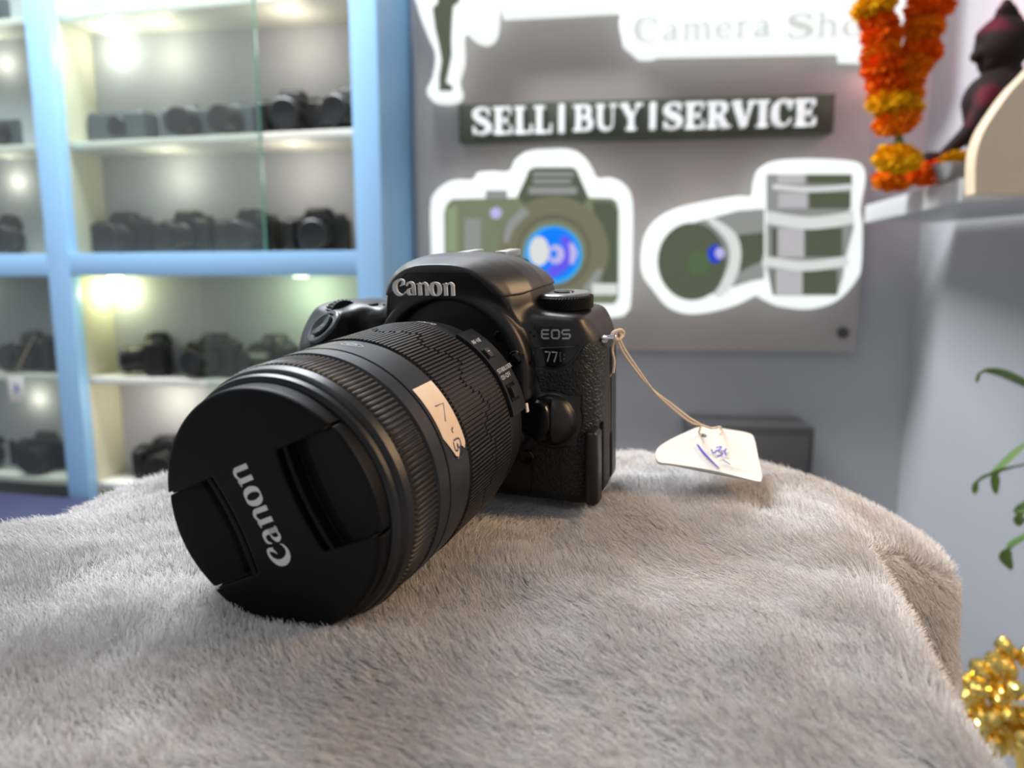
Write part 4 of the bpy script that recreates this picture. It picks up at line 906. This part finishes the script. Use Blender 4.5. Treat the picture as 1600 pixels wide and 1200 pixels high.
lettering('brand_lettering', LOGO, logo_cap, .08, M_['white_print'], cap)
#==TAG==
# ------------------------------------------------------------------ the white price tag tied to the lug
def W3(px, py, y): v = wp(px, py, y); return np.array(v)
bl, br = W3(1026, 722, .292), W3(1189, 751, .288); tl, tr = W3(1040, 672, .325), W3(1166, 672, .325)
pc = [(1026, 703), (1027, 722), (1050, 728), (1110, 740), (1180, 754), (1189, 750), (1190, 742), (1184, 712), (1178, 684), (1168, 677), (1140, 674), (1112, 672), (1090, 672), (1070, 680), (1046, 690)]
nn_ = np.cross(br-bl, tl-bl); nn_ /= np.linalg.norm(nn_); 
if nn_[1] > 0: nn_ = -nn_
def onp(px, py, off=0.0): d = ray(px, py); O = np.array([0, 0, H]); s = ((bl-O)@nn_)/(d@nn_); return O+d*s+nn_*off
e1 = (br-bl)/np.linalg.norm(br-bl); e2 = np.cross(nn_, e1); e2 = e2 if e2[2] > 0 else -e2
def p2(px, py): v = onp(px, py)-bl; return (float(v@e1), float(v@e2))
tg = empty('price_tag', 'white card price tag with blue pen writing tied to the black camera by string', 'tag', tuple(bl))
def tmap(w0=0.0): return lambda a, b, d: (e1[None, :]*a[:, None]+e2[None, :]*b[:, None]+nn_[None, :]*(w0+d+.0012*np.sin(a*70))[:, None])
out = catmull([p2(*q) for q in pc], 3, True); hole = [(p2(1097, 685)[0]+.0021*math.cos(t), p2(1097, 685)[1]+.0021*math.sin(t)) for t in np.linspace(0, 2*math.pi, 18)[:-1]]
card = plate('card', [out, hole], .0009, tmap(), M_['tag'], tg)
def pen(name, pts, wd):
    P_ = [p2(*q) for q in pts]; lettering(name, [(P_, wd, 1)], tmap(.0006), .00015, M_['bluepen'], tg)
pen('pen_writing', [(1088, 700), (1100, 716), (1122, 738)], [.0009, .0013, .0006]); pen('pen_writing', [(1118, 705), (1126, 703), (1121, 711), (1128, 714), (1120, 719)], .0006); pen('pen_writing', [(1110, 708), (1113, 714), (1119, 709)], .0006)
pen('pen_writing', [(1133, 706), (1131, 711), (1133, 717)], .0007); pen('pen_writing', [(1128, 724), (1139, 731)], .0006)
lug = MW @ Vector((.0632, .019, .0268)); lugv = np.array(lug); hl = onp(1097, 686, .001)
r0 = np.array(tg.location)
def strn(pts, r=.00045, tw=0.0):
    P_ = catmull(pts, 10)-r0; mb = MB(); mb.tube([tuple(p) for p in P_], r, 7).build('string', M_['string'], tg, smooth=True)
def W4(px, py, y): return np.array(wp(px, py, y))
strn([lugv, W4(972, 548, .284), W4(998, 585, .29), W4(1022, 611, .295), W4(1050, 632, .298), W4(1076, 652, .302), W4(1094, 664, .304), W4(1092, 676, .303), onp(1094, 684, .0012)])
strn([lugv+np.array([.001, 0, -.0005]), W4(976, 545, .285), W4(1004, 587, .291), W4(1024, 614, .295), W4(1053, 640, .298), W4(1080, 660, .302), W4(1096, 664, .304), W4(1112, 669, .304), W4(1124, 667, .304), onp(1125, 673, .0012), onp(1124, 682, .0011)])
strn([lugv, W4(957, 545, .282), W4(960, 565, .281), W4(958, 583, .281)], .0005)
for k in range(3): # the knot at the lug
    t = np.linspace(0, 2*math.pi, 9); c = lugv+np.array([.0006*k, 0, .0003*k]); strn([c+np.array([.0019*math.cos(a), .0016*math.sin(a+k), .0017*math.sin(a)]) for a in t], .0005)
#==BLANKET==
# ------------------------------------------------------------------ plush blanket over its stand
CX, CY = -.035, .215
poly = np.array([(-.205, .02), (-.235, .15), (-.205, .262), (-.175, .335), (-.12, .362), (-.03, .368), (.07, .372), (.125, .352), (.153, .312), (.138, .262), (.124, .215), (.111, .165), (.110, .13), (.104, .06), (.06, .00), (-.10, -.01)])
pb = catmull(poly, 12, True); ang = np.arctan2(pb[:, 1]-CY, pb[:, 0]-CX); rad = np.hypot(pb[:, 0]-CX, pb[:, 1]-CY); od = np.argsort(ang); ang = ang[od]; rad = rad[od]
def Bd(t): return np.interp(t, np.concatenate([ang-2*math.pi, ang, ang+2*math.pi]), np.tile(rad, 3))
def vnoise(x, y, seed):
    r_ = np.random.default_rng(seed); T = r_.random((64, 64)); xi = np.floor(x).astype(int); yi = np.floor(y).astype(int); fx = x-xi; fy = y-yi; fx = fx*fx*(3-2*fx); fy = fy*fy*(3-2*fy)
    g = lambda a, b: T[a % 64, b % 64]
    return (g(xi, yi)*(1-fx)+g(xi+1, yi)*fx)*(1-fy)+(g(xi, yi+1)*(1-fx)+g(xi+1, yi+1)*fx)*fy
def fb(x, y, sc, seed): return vnoise(x*sc, y*sc, seed)*.6+vnoise(x*sc*2.1, y*sc*2.1, seed+1)*.28+vnoise(x*sc*4.3, y*sc*4.3, seed+2)*.12-.5
def z_top(x, y):
    z = np.interp(y, [-.05, .06, .125, .155, .172, .188, .25, .30, .345, .40], [-.128, -.117, -.1085, -.1015, -.0965, -.0945, -.0950, -.0945, -.0925, -.0925])
    z = z+.0060*fb(x, y, 22, 3)+.0028*fb(x, y, 60, 9)
    z = z+.0015*np.exp(-(((x+.052)/.042)**2+((y-.170)/.013)**2))
    # the weight of lens and body presses the pile
    ux, uy = .36, .933; s_ = np.clip((x+.060)*ux+(y-.194)*uy, 0, .085); z -= (.0055-.04*s_)*np.exp(-(((x+.060-ux*s_)**2+(y-.194-uy*s_)**2)/.013**2))
    return z
NT, NI, NS = 360, 130, 60
T_ = 2*math.pi*np.arange(NT)/NT
def surf(t, q):
    """q<=1 interior; beyond: metres of cloth past the rim are q-1"""
    B = Bd(t); dx, dy = np.cos(t), np.sin(t); rho = .016
    s = np.maximum(q-1, 0); Ri = (B-rho)*np.minimum(q, 1)
    arc = np.minimum(s/rho, math.pi/2*.97); off = rho*np.sin(arc)+0*s; drop = rho*(1-np.cos(arc)); rest = np.maximum(s-rho*math.pi/2*.97, 0)
    off = off+rest*.06; drop = drop+rest*.998
    wav = (.010*np.sin(t*9+.6)+.006*np.sin(t*17))*np.clip(rest/.10, 0, 1); off = off+wav
    # fold that stands out at the far right corner
    tc = math.atan2(.318-CY, .155-CX); m_ = np.exp(-((np.angle(np.exp(1j*(t-tc)))+.06)/.20)**4)
    s2 = np.maximum(s, 0); so = np.minimum(s2, .080)*.86+np.maximum(s2-.080, 0)*-.05+.003*np.sin(s2*60); sd = np.minimum(s2, .080)*.40+np.maximum(s2-.080, 0)*.98
    sm = .5-.5*np.cos(np.pi*np.clip(m_, 0, 1))
    off = off*(1-sm)+so*sm; drop = drop*(1-sm)+sd*sm
    x = CX+dx*(Ri+off); y = CY+dy*(Ri+off); xe = CX+dx*np.minimum(Ri+off, B+.01); ye = CY+dy*np.minimum(Ri+off, B+.01)
    z = z_top(xe, ye)-drop+.002*fb(x*1.0+s*.7, y+s*.5, 30, 5)*np.clip(s/.02, 0, 1)
    return np.stack([x, y, z+H], -1)
qs = np.concatenate([np.linspace(0.02, 1, NI), 1+np.linspace(.0015, .34, NS)])
TT, QQ = np.meshgrid(T_, qs); SV = surf(TT, QQ); nr = len(qs)
V = SV.reshape(-1, 3); Q = []
ii, kk = np.meshgrid(np.arange(nr-1), np.arange(NT), indexing='ij'); Q = np.stack([ii*NT+kk, (ii+1)*NT+kk, (ii+1)*NT+(kk+1) % NT, ii*NT+(kk+1) % NT], -1).reshape(-1, 4)
me = mesh_quads('plush_blanket', V-np.array([CX, CY, H-.10]), Q)
blanket = link('plush_blanket', me, M_['blanket']); blanket.location = (CX, CY, H-.10)
prop(blanket, 'grey plush fur blanket draped over the stand under the black camera', 'blanket')
# closing the tiny centre
# pile: hair strands sampled over the cloth that can be seen
tri_c = (SV[:-1]+SV[1:])/2; A_, B_, C_, D_ = SV[:-1], SV[1:], np.roll(SV, -1, 1)[1:], np.roll(SV, -1, 1)[:-1]
nv = np.cross(C_-A_, B_-D_); ar = np.linalg.norm(nv, axis=-1)/2; nv = nv/(2*ar[..., None]+1e-12); nv *= np.sign(1)
cent = (A_+B_+C_+D_)/4
if nv[5, 5, 2] < 0: nv = -nv
dist = np.linalg.norm(cent-np.array([0, 0, H]), axis=-1)
vis = ((cent[..., 1] > .01) & (QQ[:-1] < 1.22)).astype(float)
front_dir = (cent-np.array([0, 0, H])); facing = -(front_dir*nv).sum(-1)/dist
vis *= (facing > -.45)
elev = np.degrees(np.arctan2(H-cent[..., 2], cent[..., 1])); vis *= (elev < 68)
dens = vis*ar*np.clip((.24/dist)**1.3, .45, 2.2)
NH = 660000; p_ = (dens/dens.sum()).ravel(); cnt_ = rng.multinomial(NH, p_); ci = np.repeat(np.arange(len(p_)), cnt_)
a_, b_ = rng.random(NH), rng.random(NH); Af, Bf, Cf, Df = (v.reshape(-1, 3)[ci] for v in (A_, B_, C_, D_))
root = (Af*(1-a_)[:, None]+Bf*a_[:, None])*(1-b_)[:, None]+(Df*(1-a_)[:, None]+Cf*a_[:, None])*b_[:, None]; nrm_ = nv.reshape(-1, 3)[ci]
x, y = root[:, 0], root[:, 1]; zr = root[:, 2]-H
# nap direction wanders in patches
na_ = 2.2+3.4*fb(x+zr*.5, y, 9, 21)+1.6*fb(x, y+zr*.5, 26, 31)+rng.normal(0, .28, NH)
lean = np.clip(.95+1.5*fb(x, y+zr, 16, 41)+.9*fb(x, y+zr, 60, 51)+rng.normal(0, .14, NH), .25, 1.5)
d0 = np.stack([np.cos(na_), np.sin(na_), np.zeros(NH)], 1)
side_ = np.clip(1-nrm_[:, 2], 0, 1)[:, None]; d0 = d0*(1-side_)+np.array([0, 0, -1.0])*side_ + .3*side_*d0
tg_ = d0-nrm_*(d0*nrm_).sum(1)[:, None]; tg_ /= np.linalg.norm(tg_, axis=1)[:, None]+1e-9
Lh = .0056*(.7+.5*rng.random(NH))
# flatten under the camera and lens
Li = np.array(MW.inverted()); hm = np.column_stack([root, np.ones(NH)])@Li.T*1000
under = ((hm[:, 0] > -64) & (hm[:, 0] < 57) & (hm[:, 1] > -14) & (hm[:, 1] < 44)) | ((np.abs(hm[:, 0]) < 17) & (hm[:, 1] < 0) & (hm[:, 1] > -113))
lean = np.where(under, 1.5, lean); Lh = np.where(under, Lh*.45, Lh); rd = np.exp(-(((x+.052)/.05)**2+((y-.170)/.014)**2)); lean = lean*(1-.55*rd)
# clumps
cs_ = .0030; gx = np.floor(root/cs_).astype(int); best = np.full(NH, 1e9); cc = np.zeros((NH, 3))
def hsh(g, s): h = (g[:, 0]*73856093 ^ g[:, 1]*19349663 ^ g[:, 2]*83492791 ^ s*2654435) & 0x7fffffff; h = (h*1103515245+12345) & 0x7fffffff; h = (h ^ (h >> 13))*1274126177 & 0x7fffffff; return (h % 10007)/10007.
for i in (-1, 0, 1):
    for j in (-1, 0, 1):
        for k in (-1, 0, 1):
            g = gx+np.array([i, j, k]); c = (g+np.stack([hsh(g, 1), hsh(g, 2), hsh(g, 3)], 1))*cs_; dd = ((c-root)**2).sum(1); mk = dd < best; best[mk] = dd[mk]; cc[mk] = c[mk]
K = 6; t = np.linspace(0, 1, K)
up_ = np.cos(lean)[:, None, None]; ov = np.sin(lean)[:, None, None]
tt = t[None, :, None]; bend = tt*tt
pos = root[:, None, :]+Lh[:, None, None]*(nrm_[:, None, :]*(up_*tt+.25*tt*(1-tt))+tg_[:, None, :]*(ov*(.35*tt+.65*bend)))
dc = (cc-root); dc -= nrm_*(dc*nrm_).sum(1)[:, None]; pos += dc[:, None, :]*(.38*tt**1.3)
pos += (rng.normal(0, .00035, (NH, 1, 3)))*tt
hc = bpy.data.hair_curves.new('pile'); hc.add_curves([K]*NH)
hc.attributes['position'].data.foreach_set('vector', (pos-np.array([CX, CY, H-.10])).astype(np.float32).ravel())
at = hc.attributes.get('radius') or hc.attributes.new('radius', 'FLOAT', 'POINT')
at.data.foreach_set('value', np.tile((.000105*(1-.7*t**1.5)).astype(np.float32), NH))
hm_ = bpy.data.materials.new('plush_pile'); hm_.use_nodes = True; nt = hm_.node_tree; pb_ = nt.nodes['Principled BSDF']
hi = nt.nodes.new('ShaderNodeHairInfo'); rp = nt.nodes.new('ShaderNodeValToRGB'); rp.color_ramp.elements[0].color = (.56, .53, .52, 1); rp.color_ramp.elements[1].color = (.80, .78, .77, 1)
nt.links.new(hi.outputs['Random'], rp.inputs['Fac']); nt.links.new(rp.outputs['Color'], pb_.inputs['Base Color'])
pb_.inputs['Roughness'].default_value = .55; pb_.inputs['Specular IOR Level'].default_value = .35; pb_.inputs['Sheen Weight'].default_value = .2
hc.materials.append(hm_)
ho = bpy.data.objects.new('pile', hc); COL.objects.link(ho); ho.parent = blanket; ho['kind'] = 'stuff'
# stand under the cloth
st_ = MB(); st_.box((-.165, .03, .0), (.09, .325, H-.150)); o = st_.build('display_stand', M_['counter'], bevel=.01, seg=3); prop(o, 'plain display stand hidden under the plush blanket', 'stand')
